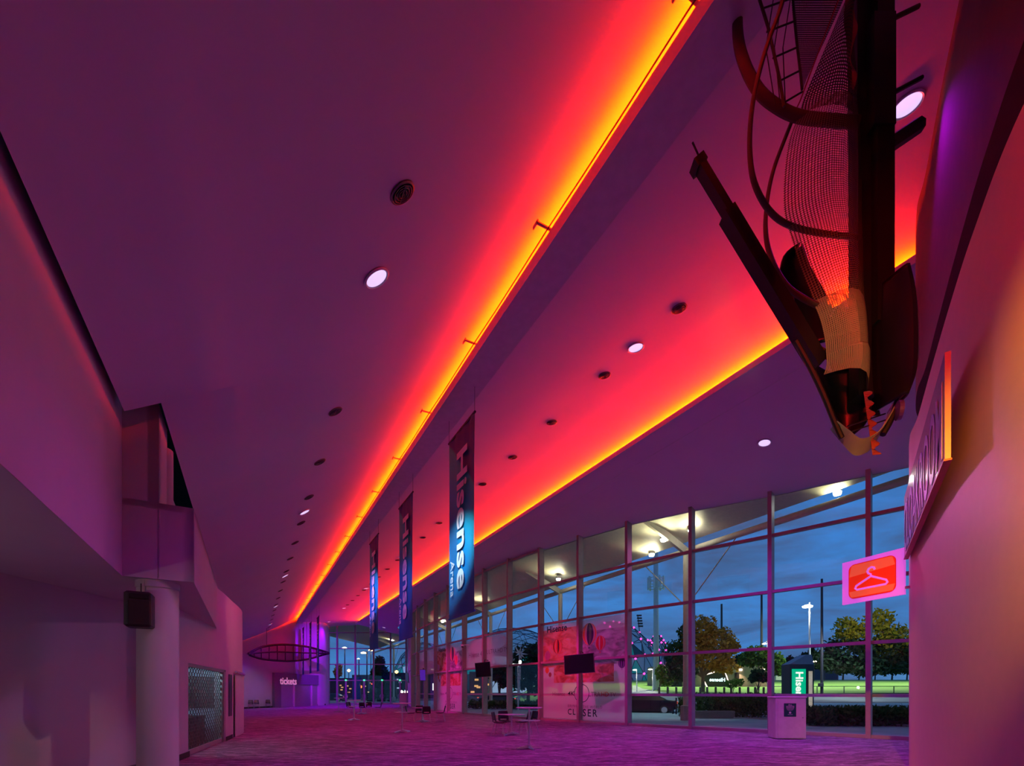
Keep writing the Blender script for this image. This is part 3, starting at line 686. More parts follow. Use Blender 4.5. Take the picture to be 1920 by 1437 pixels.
# ================================================================== TABLES AND CHAIRS
M_top = mat('polished_table_top', (.85, .84, .86), .2, metal=.3, var=.03)
def star_base(mb, r=.36, z=.0):
    for k in range(4):
        a = k*pi/2+.35; ca, sa = cos(a), sin(a)
        mb.add([(ca*.04-sa*.035, sa*.04+ca*.035, .0+.03), (ca*.04+sa*.035, sa*.04-ca*.035, .03), (ca*r+sa*.03, sa*r-ca*.03, .0), (ca*r-sa*.03, sa*r+ca*.03, .0),
                (ca*.04-sa*.03, sa*.04+ca*.03, .10), (ca*.04+sa*.03, sa*.04-ca*.03, .10), (ca*r+sa*.022, sa*r-ca*.022, .035), (ca*r-sa*.022, sa*r+ca*.022, .035)],
               [(0, 3, 2, 1), (4, 5, 6, 7), (0, 1, 5, 4), (1, 2, 6, 5), (2, 3, 7, 6), (3, 0, 4, 7)])
    mb.lathe((0, 0, 0), [(.05, .03), (.06, .10), (.045, .13)], 16)
def bar_table():
    r = empty('bar_table', (0, 0, 0))
    m = MB(); m.lathe((0, 0, 0), [(0, 1.085), (.33, 1.085), (.35, 1.095), (.35, 1.112), (.335, 1.12), (0, 1.12)], 36); m.build('table_top', M_top, r, local=True, smooth=True)
    m = MB(); m.lathe((0, 0, 0), [(.03, .748), (.28, .75), (.30, .757), (.30, .767), (.285, .773), (.03, .773)], 36); m.build('shelf', M_top, r, local=True, smooth=True)
    m = MB(); m.lathe((0, 0, 0), [(.03, .08), (.03, 1.09)], 16); m.build('pole', M_chrome, r, local=True, smooth=True)
    m = MB(); star_base(m, .36); m.build('base', M_chrome, r, local=True)
    return r
bt = bar_table()
BT = [(992, 12.96, 'nearest tall chrome bar table with two round tiers on the carpet'), (754, 18.5, 'tall chrome bar table with two tiers, left of the middle dining set'), (664, 26.7, 'small tall bar table in front of the farther dining set'), (635, 37.4, 'farthest tall bar table, on violet-lit carpet near the glass end')]
for i, (px, Y, lab) in enumerate(BT):
    o = bt if i == 0 else dup(bt, (0, 0, 0)); o.location = RX(px, Y, 0); o.rotation_euler = (0, 0, i*.5); tag(o, lab, 'table', None)
def low_table():
    r = empty('dining_table', (0, 0, 0))
    m = MB(); m.bb((0, 0, .725), .72, .72, .03, .012); m.build('table_top', M_top, r, local=True)
    m = MB(); m.lathe((0, 0, 0), [(.032, .08), (.032, .71)], 14); m.build('pole', M_chrome, r, local=True, smooth=True)
    m = MB(); star_base(m, .38); m.build('base', M_chrome, r, local=True)
    return r
def chair():
    r = empty('shell_chair', (0, 0, 0)); M_sh = mat('black_shell_plastic', (.016, .014, .02), .35)
    prof = [(-.23, .455), (-.19, .442), (-.10, .435), (.0, .433), (.08, .437), (.14, .450), (.19, .485), (.215, .54), (.23, .60), (.245, .67), (.26, .74), (.272, .80), (.275, .83)]
    wd_ = [.20, .215, .225, .225, .222, .22, .218, .215, .21, .205, .20, .19, .17]
    NCc = 11; rows = []
    for j, ((y, z), w) in enumerate(zip(prof, wd_)):
        row = []
        for i in range(NCc):
            u = -1+2*i/(NCc-1); e = abs(u)**2.5
            row.append((u*w, y - (e*.035 if j > 6 else 0), z + (e*.03 if j < 7 else 0)))
        rows.append([Vector(p) for p in row])
    m = MB(); m.grid(rows, skip=lambda i, j: (6 <= i <= 6 and 2 <= j <= 7))
    m.build('shell', M_sh, r, local=True, smooth=True, solid=.014)
    for sx in (-1, 1):
        for y0, y1 in ((-.15, -.24), (.13, .25)):
            m = MB(); m.tube([(sx*.13, y0, .43), (sx*.17, y0+(y1-y0)*.2, .40), (sx*.24, y1, 0)], .010, 8); m.build('leg', M_chrome, r, local=True)
    return r
lt = low_table(); ch = chair(); cnt = [0]
def put_chair(px, Y, rz, lab):
    o = ch if cnt[0] == 0 else dup(ch, (0, 0, 0)); cnt[0] += 1
    o.location = RX(px, Y, 0); o.rotation_euler = (0, 0, rz); tag(o, lab, 'chair', None)
for i, (px, Y, rz, lab) in enumerate([(959, 17.4, .55, 'nearest square metal dining table with black chairs around it'), (792, 25.2, .2, 'middle square dining table with four black chairs'), (678, 35.0, .5, 'far square dining table among black chairs near the glass end')]):
    o = lt if i == 0 else dup(lt, (0, 0, 0)); o.location = RX(px, Y, 0); o.rotation_euler = (0, 0, rz); tag(o, lab, 'table')
# chair front is -y in its own frame
T1_ = RX(959, 17.4, 0)
def around(T, dx, dy, face, lab):
    p = T + Vector((dx, dy, 0)); o = ch if cnt[0] == 0 else dup(ch, (0, 0, 0)); cnt[0] += 1
    a = math.atan2(-dx, dy) if face is None else face
    o.location = p; o.rotation_euler = (0, 0, a); tag(o, lab, 'chair')
around(T1_, -.42, -.42, radians(75), 'black shell chair at the front left of the nearest dining table')
around(T1_, -.22, .55, radians(25), 'black shell chair behind the nearest dining table, left one')
around(T1_, .42, -.05, radians(-110), 'black shell chair right of the nearest dining table behind the bar table pole')
around(T1_, .68, .55, radians(-60), 'black shell chair partly hidden behind the nearest bar table')
T2_ = RX(792, 25.2, 0)
around(T2_, -.62, -.05, radians(95), 'black shell chair at the left side of the middle dining table')
around(T2_, -.28, .66, radians(10), 'black shell chair facing us behind the middle dining table')
around(T2_, .30, -.60, radians(195), 'black shell chair with its back to us at the middle dining table')
around(T2_, .92, .15, radians(-85), 'black shell chair in side view at the right of the middle dining table')
T3_ = RX(678, 35.0, 0)
around(T3_, -.72, -.1, radians(95), 'black shell chair at the left of the far dining table')
around(T3_, .25, -.55, radians(180), 'black shell chair with its back to us at the far dining table')
around(T3_, 1.15, .2, radians(-80), 'black shell chair standing apart at the right of the far dining table')
around(T3_, .25, .95, radians(15), 'black shell chair just behind the far dining table')
around(T3_, -1.0, .55, radians(60), 'black shell chair at the back left of the far dining table')
# seats along the far wall
nE = Vector((1, -.45, 0)).normalized()
for i, (px, Y) in enumerate(((470.5, 46.6), (481.5, 47.5), (503, 49.2))):
    p = RX(px, Y, 0) + Vector((.45, -.55, 0))
    put_chair(px, p.y, radians(35), ['black chair leftmost against the far wall, left of the ticket counter', 'black chair second from the left against the far wall', 'black chair against the far wall right beside the ticket counter'][i])
# ================================================================== BIN
def bin_cab(px, Y, rz, label, poster=True, w=.93, h=1.36):
    r = empty('waste_bin_cabinet', RX(px, Y, 0), rz, label, 'bin')
    M_b = mat('pale_cabinet_laminate', (.62, .58, .66), .35)
    m = MB(); m.bb((0, 0, h/2), w, .62, h-.04, .015); m.build('cabinet', M_b, r, local=True)
    m = MB(); m.bb((0, 0, h), w+.05, .66, .05, .015); m.build('lid', M_b, r, local=True)
    m = MB(); m.bb((0.0, -.318, h/2-.02), w*.84, .02, h-.14, .006); d = m.build('door', M_b, r, local=True)
    m = MB(); m.lathe((w*.38, -.333, h*.52), [(.012, 0), (.012, .012)], 10, ax=(0, -1, 0)); m.build('lock', M_black, d, local=True)
    if poster:
        m = MB(); m.bb((-.03, -.333, h*.70), .37, .008, .43, .003); s_ = m.build('notice', mat('notice_green', (.0, .09, .075), .4), r, local=True)
        M_nt = mat('notice_ink', (.55, .5, .62), .5)
        Mt = Matrix.Translation(RX(px, Y, 0)) @ Matrix.Rotation(rz, 4, 'Z')
        xd = Mt.to_3x3() @ Vector((1, 0, 0))
        for body, z, wdt in (('ALL', .165, .12), ('WASTE', .105, .25), ('PRODUCTS', .065, .23), ('PLACED HERE', .035, .21), ('ARE RECYCLED', .008, .19), ('THANK YOU', -.02, .13)):
            text(body, wdt, Mt @ Vector((-.03, -.339, h*.70+z)), xd, Z3, M_nt, 'notice_text', s_, offset=.02 if z > .1 else .0, extrude=.002)
        m = MB(); m.lathe((-.03, -.338, h*.70-.085), [(.022, 0), (.034, 0), (.034, .003), (.022, .003)], 16, ax=(0, -1, 0)); m.build('notice_emblem', M_nt, s_, local=True)
        text('VEOLIA', .15, Mt @ Vector((-.03, -.339, h*.70-.145)), xd, Z3, M_nt, 'notice_text', s_, extrude=.002)
    return r
bin_cab(1475, 15.9, radians(-8), 'pale waste bin cabinet with a green notice in front of the windows')
bin_cab(757.5, 50, 0, 'plain pink-lit cabinet at the far end of the window wall', False, w=.75, h=1.5)
# ================================================================== SCREENS
def screen(corners, label, mt, depth=.06, pole=True):
    tl, tr_, br, bl = corners; r = empty('hanging_screen', (bl+br)/2, 0, label, 'screen')
    xx = (tr_-tl).normalized(); dn = (bl-tl).normalized(); nn = xx.cross(dn)    # away from the camera
    if nn.y < 0: nn = -nn
    m = MB(); m.ob(tl, tr_-tl, bl-tl, nn*depth); m.build('casing', M_black, r)
    m = MB(); m.ob(tl+(tr_-tl)*.02+(bl-tl)*.03-nn*.006, (tr_-tl)*.96, (bl-tl)*.94, nn*.008); m.build('display', mt, r)
    if pole:
        c = (tl+tr_)/2+nn*.08; m = MB(); c2 = (bl+br)/2+nn*.08; m.tube([c2*.5+c*.5, c+Z3*.2+nn*.2, c+nn*.5+Z3*.2], .025, 8); m.build('bracket', M_black, r)
M_scr = mat('dark_glass_screen', (.008, .006, .010), .12)
screen((R(1057, 1230, 23.4), R(1112.8, 1224.3, 22.6), R(1113.8, 1262.7, 22.4), R(1058.6, 1265.5, 23.2)), 'large dark wall screen in front of the pink window graphic', M_scr)
screen((R(890.2, 1244, 30.6), R(917.5, 1241, 29.8), R(920.4, 1269.5, 29.6), R(892.7, 1271, 30.4)), 'tilted dark screen hung at the middle windows', M_scr)
screen((R(787, 1256, 40), R(797.5, 1256, 40), R(798, 1277, 39.8), R(787.5, 1277, 39.8)), 'small blue-violet screen hung at the far windows', mat('blue_screen', (.08, .05, .6), .3, emit=(.05, .02, .45), estr=.5), .05)
screen((R(760, 1260, 52), R(765.5, 1264, 50), R(766, 1279, 49.8), R(761, 1277, 52)), 'thin dark teal screen seen edge-on beside the glass end', mat('teal_screen', (.01, .05, .06), .3), .05)
# security camera
r = empty('security_camera', R(867, 1212, 30.4), 0, 'small white dome camera high on a middle window mullion', 'camera')
c = R(867, 1212, 30.4)
m = MB(); m.lathe(c, [(0, .1), (.09, .1), (.1, .0), (.09, -.02)], 16); m.tube([c+Z3*.08, c+Vector((.35, .3, .1))], .03, 8); m.build('housing', M_ring, r, smooth=True)
m = MB(); m.lathe(c, [(.08, -.02), (.06, -.08), (0, -.1)], 16); m.build('dome', M_black, r, smooth=True)
# ================================================================== WINDOW GRAPHICS
M_film = filmmat('translucent_film', (.82, .55, .68), .72)
M_film2 = filmmat('film_sunset_print', (.8, .4, .4), .80, var=[(.25, (.16, .05, .06)), (.42, (.55, .10, .07)), (.55, (.75, .25, .2)), (.7, (.65, .35, .42))])
M_film3 = filmmat('film_cloud_print', (.6, .4, .5), .72, var=[(.3, (.10, .05, .08)), (.5, (.45, .3, .4)), (.7, (.75, .55, .65))])
M_ink = filmmat('film_dark_ink', (.05, .06, .08), .92)
M_ink2 = filmmat('film_grey_ink', (.30, .16, .22), .9)
def bay(i): return WIN[i+2]      # bay between mullion i and i+1 of the photo's numbering
def pane_pt(i, f, z, off=.03):   # f runs from the photo's left (far end b) to right (near end a)
    w, a, b, u, nn, L = bay(i); return b - u*(L*f) + Z3*z + nn*off
def film(i, z0, z1, mt, root, f0=.03, f1=.97, off=.012, name='film'):
    m = MB(); m.add([pane_pt(i, f0, z0, off), pane_pt(i, f1, z0, off), pane_pt(i, f1, z1, off), pane_pt(i, f0, z1, off)], [(0, 1, 2, 3)]); return m.build(name, mt, root)
STR = [filmmat('balloon_'+n_, c_, .93) for n_, c_ in (('orange', (.8, .25, .04)), ('cream', (.7, .55, .4)), ('dark', (.06, .05, .10)), ('red', (.7, .05, .06)), ('green', (.15, .3, .12)), ('violet', (.3, .08, .4)))]
def balloon(i, f, z, r, cols, root, off=.022):
    w, a, b, u, nn, L = bay(i); c = pane_pt(i, f, z, off); m = MB(); K = 10; Mz = 14
    for k in range(K):
        th0, th1 = pi*k/K, pi*(k+1)/K
        strip = []
        for j in range(Mz+1):
            ph = -pi/2 + pi*j/Mz; rr = cos(ph); taper = 1.0 if ph > -.35 else 1-.25*(-.35-ph)
            strip.append((-cos(th0)*rr*taper*r, sin(ph)*r*1.12, -cos(th1)*rr*taper*r))
        for (x0, y0, x1), (x2, y2, x3) in zip(strip, strip[1:]):
            m.add([c-u*x0+Z3*y0, c-u*x1+Z3*y0, c-u*x3+Z3*y2, c-u*x2+Z3*y2], [(0, 1, 2, 3)], k % len(cols))
    o_ = m.build('balloon_print', [STR[q] for q in cols], root); m = MB()
    m.add([c-u*(-.1*r)+Z3*(-1.28*r), c-u*(.1*r)+Z3*(-1.28*r), c-u*(.1*r)+Z3*(-1.46*r), c-u*(-.1*r)+Z3*(-1.46*r)], [(0, 1, 2, 3)], 0)
    m.build('basket_print', STR[cols[0]], root); return o_
def graphic_full(iL, iR, label, simple=False):
    # iL = bay on the photo's left, iR = bay on its right
    root = empty('window_graphic', pane_pt(iL, 1.0, .13), 0, label, 'window graphic')
    for i in (iL, iR):
        film(i, .14, 5.22, M_film, root)
    film(iL, 2.9, 4.95, M_film2, root, .03, .97, .016, 'picture_print'); film(iR, 2.9, 4.6, M_film3, root, .03, .97, .016, 'picture_print')
    film(iL, 2.05, 2.95, M_film2, root, .32, .97, .016, 'picture_print'); film(iR, 2.05, 2.95, M_film2, root, .03, .70, .016, 'picture_print')
    balloon(iL, .42, 4.0, .36, [0, 2, 0, 1], root); balloon(iR, .18, 4.45, .50, [2, 1, 0, 1, 2, 4], root); balloon(iR, .42, 3.95, .33, [3, 1, 3], root)
    balloon(iL, .14, 2.75, .16, [0, 3], root); balloon(iL, .22, 2.5, .12, [3, 2], root); balloon(iR, .86, 2.9, .22, [5, 2], root); balloon(iL, .15, 3.55, .24, [1, 5], root)
    wL, a, b, u, nn, L = bay(iL); w2, a2, b2, u2, nn2, L2 = bay(iR)
    text('Hisense', L*.52, pane_pt(iL, .40, 4.98, .02), -u, Z3, M_ink, 'lettering', root, offset=.02, extrude=.001)
    text('Hisense', L*.32, pane_pt(iL, .45, 1.45, .02), -u, Z3, M_ink2, 'lettering', root, extrude=.001)
    text('4K', L*.17, pane_pt(iL, .76, 1.48, .02), -u, Z3, M_ink, 'lettering', root, h=.22, offset=.01, shear=.2, extrude=.001)
    text('LTRA', L*.25, pane_pt(iR, .30, 1.44, .02), -u2, Z3, M_ink2, 'lettering', root, extrude=.001)
    text('HD', L*.15, pane_pt(iR, .52, 1.44, .02), -u2, Z3, STR[3], 'lettering', root, extrude=.001)
    text('TV', L*.12, pane_pt(iR, .68, 1.42, .02), -u2, Z3, M_ink2, 'lettering', root, extrude=.001)
    for (i, f, uu, n2) in ((iL, .99, u, nn), (iR, .03, u2, nn2)):
        c = pane_pt(i, f, 1.48, .02); m = MB(); pts = []
        rr = .46; seg = [(k/24.) for k in range(25)]
        for q in seg:
            a_ = (pi/2+pi*q) if i == iL else (-pi/2+pi*q)
            pts.append((cos(a_), sin(a_)))
        for (x0, y0), (x1, y1) in zip(pts, pts[1:]):
            m.add([c-uu*x0*rr+Z3*y0*rr, c-uu*x1*rr+Z3*y1*rr, c-uu*x1*(rr-.035)+Z3*y1*(rr-.035), c-uu*x0*(rr-.035)+Z3*y0*(rr-.035)], [(0, 1, 2, 3)])
        m.build('ring_print', M_ink, root)
    text('BRING', L*.24, pane_pt(iL, .80, .83, .02), -u, Z3, M_ink2, 'lettering', root, extrude=.001, space=1.3)
    text('THE WORLD', L*.42, pane_pt(iR, .25, .80, .02), -u2, Z3, M_ink2, 'lettering', root, extrude=.001, space=1.2)
    text('CLO', L*.32, pane_pt(iL, .84, .52, .02), -u, Z3, M_ink, 'lettering', root, offset=.012, extrude=.001, space=1.3)
    text('SER', L*.32, pane_pt(iR, .20, .50, .02), -u2, Z3, M_ink, 'lettering', root, offset=.012, extrude=.001, space=1.3)
graphic_full(4, 3, 'large translucent pink window graphic with hot air balloons, nearest of its kind')
graphic_full(9, 8, 'bright magenta window graphic on two narrow far windows')
root = empty('window_graphic', pane_pt(7, 1.0, 3.2), 0, 'upper band of pink window film with thin lettering above the tilted screen', 'window graphic')
for i in (7, 6): film(i, 3.24, 5.22, M_film, root)
w_, a_, b_, u_, nn_, L_ = bay(7); text('Hisense 4K', L_*.75, pane_pt(7, .55, 4.15, .02), -u_, Z3, M_ink2, 'lettering', root, extrude=.001)
w_, a_, b_, u_, nn_, L_ = bay(6); text('ULTRA HD TV', L_*.86, pane_pt(6, .47, 4.2, .02), -u_, Z3, M_ink2, 'lettering', root, extrude=.001)
root = empty('window_graphic', pane_pt(11, 1.0, 3.2), 0, 'small pink film on the upper panes of the farthest windows', 'window graphic')
for i in (11, 10): film(i, 3.24, 5.22, M_film, root)
# ================================================================== HANGING SCULPTURE (near, top right)
YS = 5.4
def Q(px, py, dy=0.0): return R(px, py, YS+dy)
def crv(pts, n=6):
    P = [Vector(p) for p in pts]; out = []
    for i in range(len(P)-1):
        p0, p1, p2, p3 = P[max(i-1, 0)], P[i], P[i+1], P[min(i+2, len(P)-1)]
        for j in range(n):
            u = j/n; out.append(.5*((2*p1)+(p2-p0)*u+(2*p0-5*p1+4*p2-p3)*u*u+(3*p1-p0-3*p2+p3)*u**3))
    out.append(P[-1]); return out
scu = empty('hanging_sculpture', Q(1640, 850), 0, 'tall dark hanging sculpture of curved tubes, perforated mesh and black beams at top right', 'sculpture')
M_sk = mat('blackened_steel', (.004, .003, .004), .5)
M_tb = mat('dark_red_tube', (.045, .012, .010), .55)
M_mesh = netmat('perforated_mesh_brass', (.15, .16, .07), 1.0, .40, rough=.5, metal=.0)
M_mesh2 = netmat('fine_dark_mesh', (.05, .03, .04), 1.0, .30, rough=.5, metal=.5)
def part(mb, nm, mt, **k): return mb.build(nm, mt, scu, **k)
# posts
m = MB(); m.ob(Q(1607, -60, .1), Q(1607, 740, .1)-Q(1607, -60, .1)+Vector((.02, 0, 0)), Vector((.21, 0, 0)), Vector((0, .16, 0))); part(m, 'post', M_sk)
m = MB(); m.ob(Q(1646, -60, .0), Q(1646, 600, .0)-Q(1646, -60, .0), Vector((.19, 0, 0)), Vector((0, .2, 0))); part(m, 'post', M_sk)
m = MB(); m.ob(Q(1640, 20, -.02), Vector((.24, 0, 0)), Vector((0, .18, 0)), Vector((0, 0, -1.25))); part(m, 'post_sleeve', mat('black_blue_paint', (.008, .008, .02), .35))
# tubes
T = [
 ([(1385, -40, .3), (1383, 60, .25), (1396, 120, .2), (1424, 172, .15), (1462, 203, .1), (1500, 219, .05), (1556, 226, 0), (1610, 230, 0)], .060, M_tb),
 ([(1478, -40, -.3), (1462, 20, -.3), (1440, 80, -.25), (1420, 150, -.2), (1408, 220, -.15), (1406, 290, -.1), (1415, 345, -.1), (1440, 392, -.05), (1474, 420, 0), (1530, 436, 0), (1612, 446, .1)], .038, M_tb),
 ([(1490, 215, .2), (1472, 260, .2), (1450, 320, .2), (1438, 380, .2), (1436, 440, .15), (1448, 490, .1), (1474, 535, .05), (1510, 562, 0), (1560, 585, 0)], .035, M_tb),
 ([(1482, 560, .3), (1490, 600, .3), (1512, 635, .2), (1545, 663, .1), (1600, 680, .0)], .045, M_tb)]
for pts, r_, mt in T:
    m = MB(); m.tube(crv([Q(*p) for p in pts]), r_, 10, flat=.6); part(m, 'curved_tube', mt, smooth=True)
# long boom
m = MB(); a = Q(1309, 290, -.4); b = Q(1556, 700, .1); ax_ = (b-a).normalized(); px_ = Vector((ax_.z, 0, -ax_.x)).normalized()
m.ob(a-px_*.05, (b-a)*.55, px_*.08, Vector((0, .12, 0))); part(m, 'boom', M_sk)
m = MB(); m.ob(a+(b-a)*.22-px_*.08, (b-a)*.72, px_*.135, Vector((0, .16, 0))); part(m, 'boom_thick', M_sk)
m = MB(); m.ob(a-px_*.075, ax_*.08, px_*.13, Vector((0, .14, 0))); m.tube([a, a-ax_*.1+Z3*.03], .01, 6); part(m, 'boom_cap', M_sk)
# mesh sheets
def loft(L, Rr, nm, mt, su, sv, nr=26, nc=8, bulge=.25):
    l = crv([Q(*p) for p in L], 6); r_ = crv([Q(*p) for p in Rr], 6); rows = []
    def at(P, f): x = f*(len(P)-1); i = min(int(x), len(P)-2); return P[i].lerp(P[i+1], x-i)
    for j in range(nr):
        f = j/(nr-1); p, q = at(l, f), at(r_, f)
        rows.append([p.lerp(q, i/(nc-1)) - Vector((0, bulge*sin(pi*i/(nc-1)), 0)) for i in range(nc)])
    m = MB(); m.grid(rows); o = part(m, nm, mt, smooth=True); uvplane(o, nr, nc, su, sv); return o
loft([(1499, 215, .1), (1480, 260, .0), (1470, 330, 0), (1470, 400, 0), (1484, 450, 0)], [(1612, 228, .1), (1614, 280, .1), (1616, 340, .1), (1616, 400, .1), (1618, 455, .1)], 'mesh_sail', M_mesh, 36, 64)
loft([(1484, 450, 0), (1500, 500, 0), (1524, 560, 0), (1540, 600, 0), (1548, 640, 0)], [(1618, 455, .1), (1619, 500, .1), (1620, 550, .1), (1622, 600, .1), (1623, 665, .1)], 'mesh_sail', M_mesh, 36, 56)
M_mesh3 = netmat('dense_mesh_brass', (.26, .28, .15), 1.0, .24, rough=.4, metal=.1)
loft([(1524, 566, 0), (1538, 600, 0), (1547, 640, 0), (1549, 668, 0)], [(1621, 590, .1), (1622, 610, .1), (1623, 650, .1), (1624, 688, .1)], 'mesh_sail', M_mesh3, 46, 36, bulge=.27)
loft([(1549, 668, 0), (1550, 680, 0), (1548, 692, 0), (1544, 703, 0)], [(1624, 688, .1), (1624, 705, .1), (1624, 730, .1), (1622, 750, .1)], 'mesh_sail', M_mesh3, 46, 32, bulge=.30)
loft([(1482, -30, .0), (1486, 30, .0), (1494, 90, 0), (1500, 140, 0), (1504, 165, 0)], [(1594, -30, .1), (1568, 30, .1), (1540, 90, .1), (1516, 140, .1), (1506, 165, .1)], 'fine_mesh_panel', M_mesh2, 40, 60, bulge=.0)
M_mesh4 = netmat('dark_perforated_mesh', (.09, .07, .05), 1.0, .30, rough=.4, metal=.7)
loft([(1585, 0, .1), (1560, 60, .1), (1530, 130, .1), (1505, 190, .1), (1500, 214, .1)], [(1600, 0, .1), (1600, 60, .1), (1606, 130, .1), (1612, 190, .1), (1613, 226, .1)], 'perforated_panel', M_mesh4, 24, 40, bulge=.12)
m = MB(); m.tube([Q(1584, -30, .05), Q(1541, 80, .05), Q(1500, 190, .05), Q(1488, 215, .05)], .008, 6); part(m, 'red_cord', mat('red_cord', (.5, .03, .03), .5))
m = MB(); m.tube(crv([Q(1485, -30), Q(1492, 60), Q(1500, 130), Q(1504, 168)]), .014, 6); part(m, 'edge_bar', M_sk)
# wire ladder
m = MB(); m.tube([Q(1412, -40), Q(1440, 50), Q(1462, 150), Q(1470, 200)], .016, 6)
for k, (y0) in enumerate((12, 55, 104, 148, 188)):
    xl = 1424+ (y0)*.24; m.tube([Q(xl, y0+5), Q(1486+y0*.1, y0-16)], .009, 6)
for dx in (12, 28, 44): m.tube([Q(1424+dx+20, -40), Q(1424+dx, 90), Q(1446+dx*.6, 195)], .006, 5)
part(m, 'wire_ladder', M_sk)
# pink ribbon shape
m = MB(); L_r = crv([Q(1590, -30, .05), Q(1582, 30, .05), Q(1586, 70, .05), Q(1589, 110, .05), Q(1590, 140, .05), Q(1597, 165, .05)]); R_r = crv([Q(1596, -30), Q(1603, 30), Q(1608, 55), Q(1594, 110), Q(1607, 140), Q(1600, 168)])
m.grid([[p, q] for p, q in zip(L_r, R_r)]); part(m, 'wavy_ribbon', mat('faded_red_fabric', (.35, .10, .09), .7), solid=.01)
# dark hull at the bottom
L_h = [(1470, 470), (1462, 530), (1478, 590), (1500, 640), (1527, 690), (1548, 740), (1570, 790), (1592, 826)]
R_h = [(1510, 455), (1530, 500), (1600, 560), (1626, 600), (1630, 700), (1630, 760), (1634, 800), (1620, 815)]
def hull(L, Rr, nm, mt, dy, bul, nc=10):
    l = crv([Q(x, y, dy) for x, y in L], 4); r_ = crv([Q(x, y, dy) for x, y in Rr], 4)
    m = MB(); rows = [[p.lerp(q, i/(nc-1)) + Vector((0, bul*sin(pi*i/(nc-1)), 0)) for i in range(nc)] for p, q in zip(l, r_)]; m.grid(rows); return part(m, nm, mt, smooth=True, solid=.02)
M_hull = mat('glossy_black_shell', (.005, .004, .008), .3)
hull([(1512, 660), (1530, 700), (1550, 745), (1572, 792), (1600, 822)], [(1632, 690), (1634, 720), (1634, 752), (1630, 780), (1618, 800)], 'lower_shell', M_hull, .25, .2)
hull([(1500, 455), (1470, 480), (1461, 530), (1466, 580), (1486, 630)], [(1505, 458), (1520, 500), (1545, 545), (1556, 590), (1552, 640)], 'side_disc', M_hull, .5, .1)
hull([(1570, 575), (1558, 600), (1552, 640), (1556, 680), (1575, 720)], [(1625, 560), (1628, 600), (1628, 640), (1628, 680), (1628, 730)], 'side_disc', M_hull, .45, .1)
hull([(1640, 545), (1636, 600), (1636, 680), (1640, 740), (1646, 770)], [(1672, 545), (1694, 590), (1701, 650), (1694, 720), (1664, 776)], 'right_shell', M_hull, .1, -.35)
hull([(1600, 555), (1610, 600), (1620, 640), (1628, 690), (1632, 780)], [(1640, 545), (1640, 600), (1640, 680), (1642, 740), (1650, 780)], 'inner_shell', M_hull, .3, .0)
m = MB(); m.tube(crv([Q(1674, 545), Q(1694, 590), Q(1701, 640), Q(1696, 700), Q(1684, 750), Q(1668, 792), Q(1655, 815)]), .035, 8); part(m, 'rim_tube', M_sk, smooth=True)
m = MB(); m.tube(crv([Q(1492, 640), Q(1520, 690), Q(1546, 745), Q(1566, 795), Q(1578, 822)]), .03, 8); part(m, 'rim_tube', M_sk, smooth=True)
m = MB(); pth = crv([Q(1566, 796), Q(1590, 820), Q(1612, 838), Q(1640, 828), Q(1660, 800), Q(1676, 765)], 5)
m.grid([[p+Vector((0, -.03, .06*sin(pi*i/(len(pth)-1))+.02)), p+Vector((0, .08, -.05*sin(pi*i/(len(pth)-1))-.01))] for i, p in enumerate(pth)]); part(m, 'bottom_ribbon', mat('pale_satin_ribbon', (.22, .27, .32), .3), solid=.012)
m = MB()
for y0 in (812, 800): m.tube([Q(1588, y0), Q(1660, y0-24)], .008, 6)
part(m, 'cross_wire', M_sk)
m = MB(); zz = [(1618+4*k*.55+ (4 if k % 2 else -4), 735+k*13) for k in range(10)]; l2 = crv([Q(1619+k*1.9, 735+k*13.2) for k in range(10)], 4)
m.grid([[p, p+Vector((.05+.035*sin(i*1.1), -.02, 0))] for i, p in enumerate(l2)]); part(m, 'red_streamer', mat('red_streamer', (.22, .02, .04), .6), solid=.008)
m = MB(); m.lathe(Q(1686, 770, -.1), [(.0, -.02), (.10, -.02), (.10, .02), (0, .02)], 20, ax=(1, -.4, 0)); part(m, 'clip_disc', mat('violet_plastic', (.08, .03, .3), .3))
for (x0, y0, x1, y1, w_) in ((1664, 275, 1722, 236, .16), (1672, 36, 1722, 12, .05), (1668, 178, 1728, 146, .05)):
    m = MB(); m.tube([Q(x0, y0, .1), Q(x1, y1, .3)], w_/2, 8); part(m, 'wall_arm', M_sk)
# ================================================================== FAR HANGING BOAT SCULPTURE
def V(px, py, Y): return R(px, py, Y)
bo = empty('boat_sculpture', V(540, 1238, 49), 0, 'long lens-shaped dark mesh sculpture hanging before the far wall', 'sculpture')
def bd(px): return 44 + (px-470)*.075
ups = crv([V(x, y, bd(x)) for x, y in ((466, 1226), (490, 1214), (520, 1209.5), (550, 1210), (580, 1214), (605, 1221), (617, 1225))])
los = crv([V(x, y, bd(x)) for x, y in ((468, 1229), (490, 1236), (520, 1239.5), (550, 1240), (580, 1236), (605, 1229), (617, 1226))])
mid = crv([V(x, y, bd(x)-.8) for x, y in ((466, 1227), (490, 1224), (520, 1223), (550, 1224), (580, 1225), (605, 1226), (617, 1225.5))])
for P, rr in ((ups, .11), (los, .10), (mid, .07)):
    m = MB(); m.tube(P, rr, 8); m.build('keel_tube', M_sk, bo, smooth=True)
m = MB(); m.grid([[a_.lerp(c_, f) - Vector((0, .5*sin(pi*f), 0)) for f in (0, .25, .5, .75, 1)] for a_, c_ in zip(ups, los)]); o = m.build('mesh_skin', filmmat('boat_net', (.25, .1, .15), .55), bo, smooth=True)
m = MB()
for k in range(3, len(ups)-3, 3): m.tube([ups[k], mid[k], los[k]], .04, 6)
m.build('ribs', M_sk, bo)
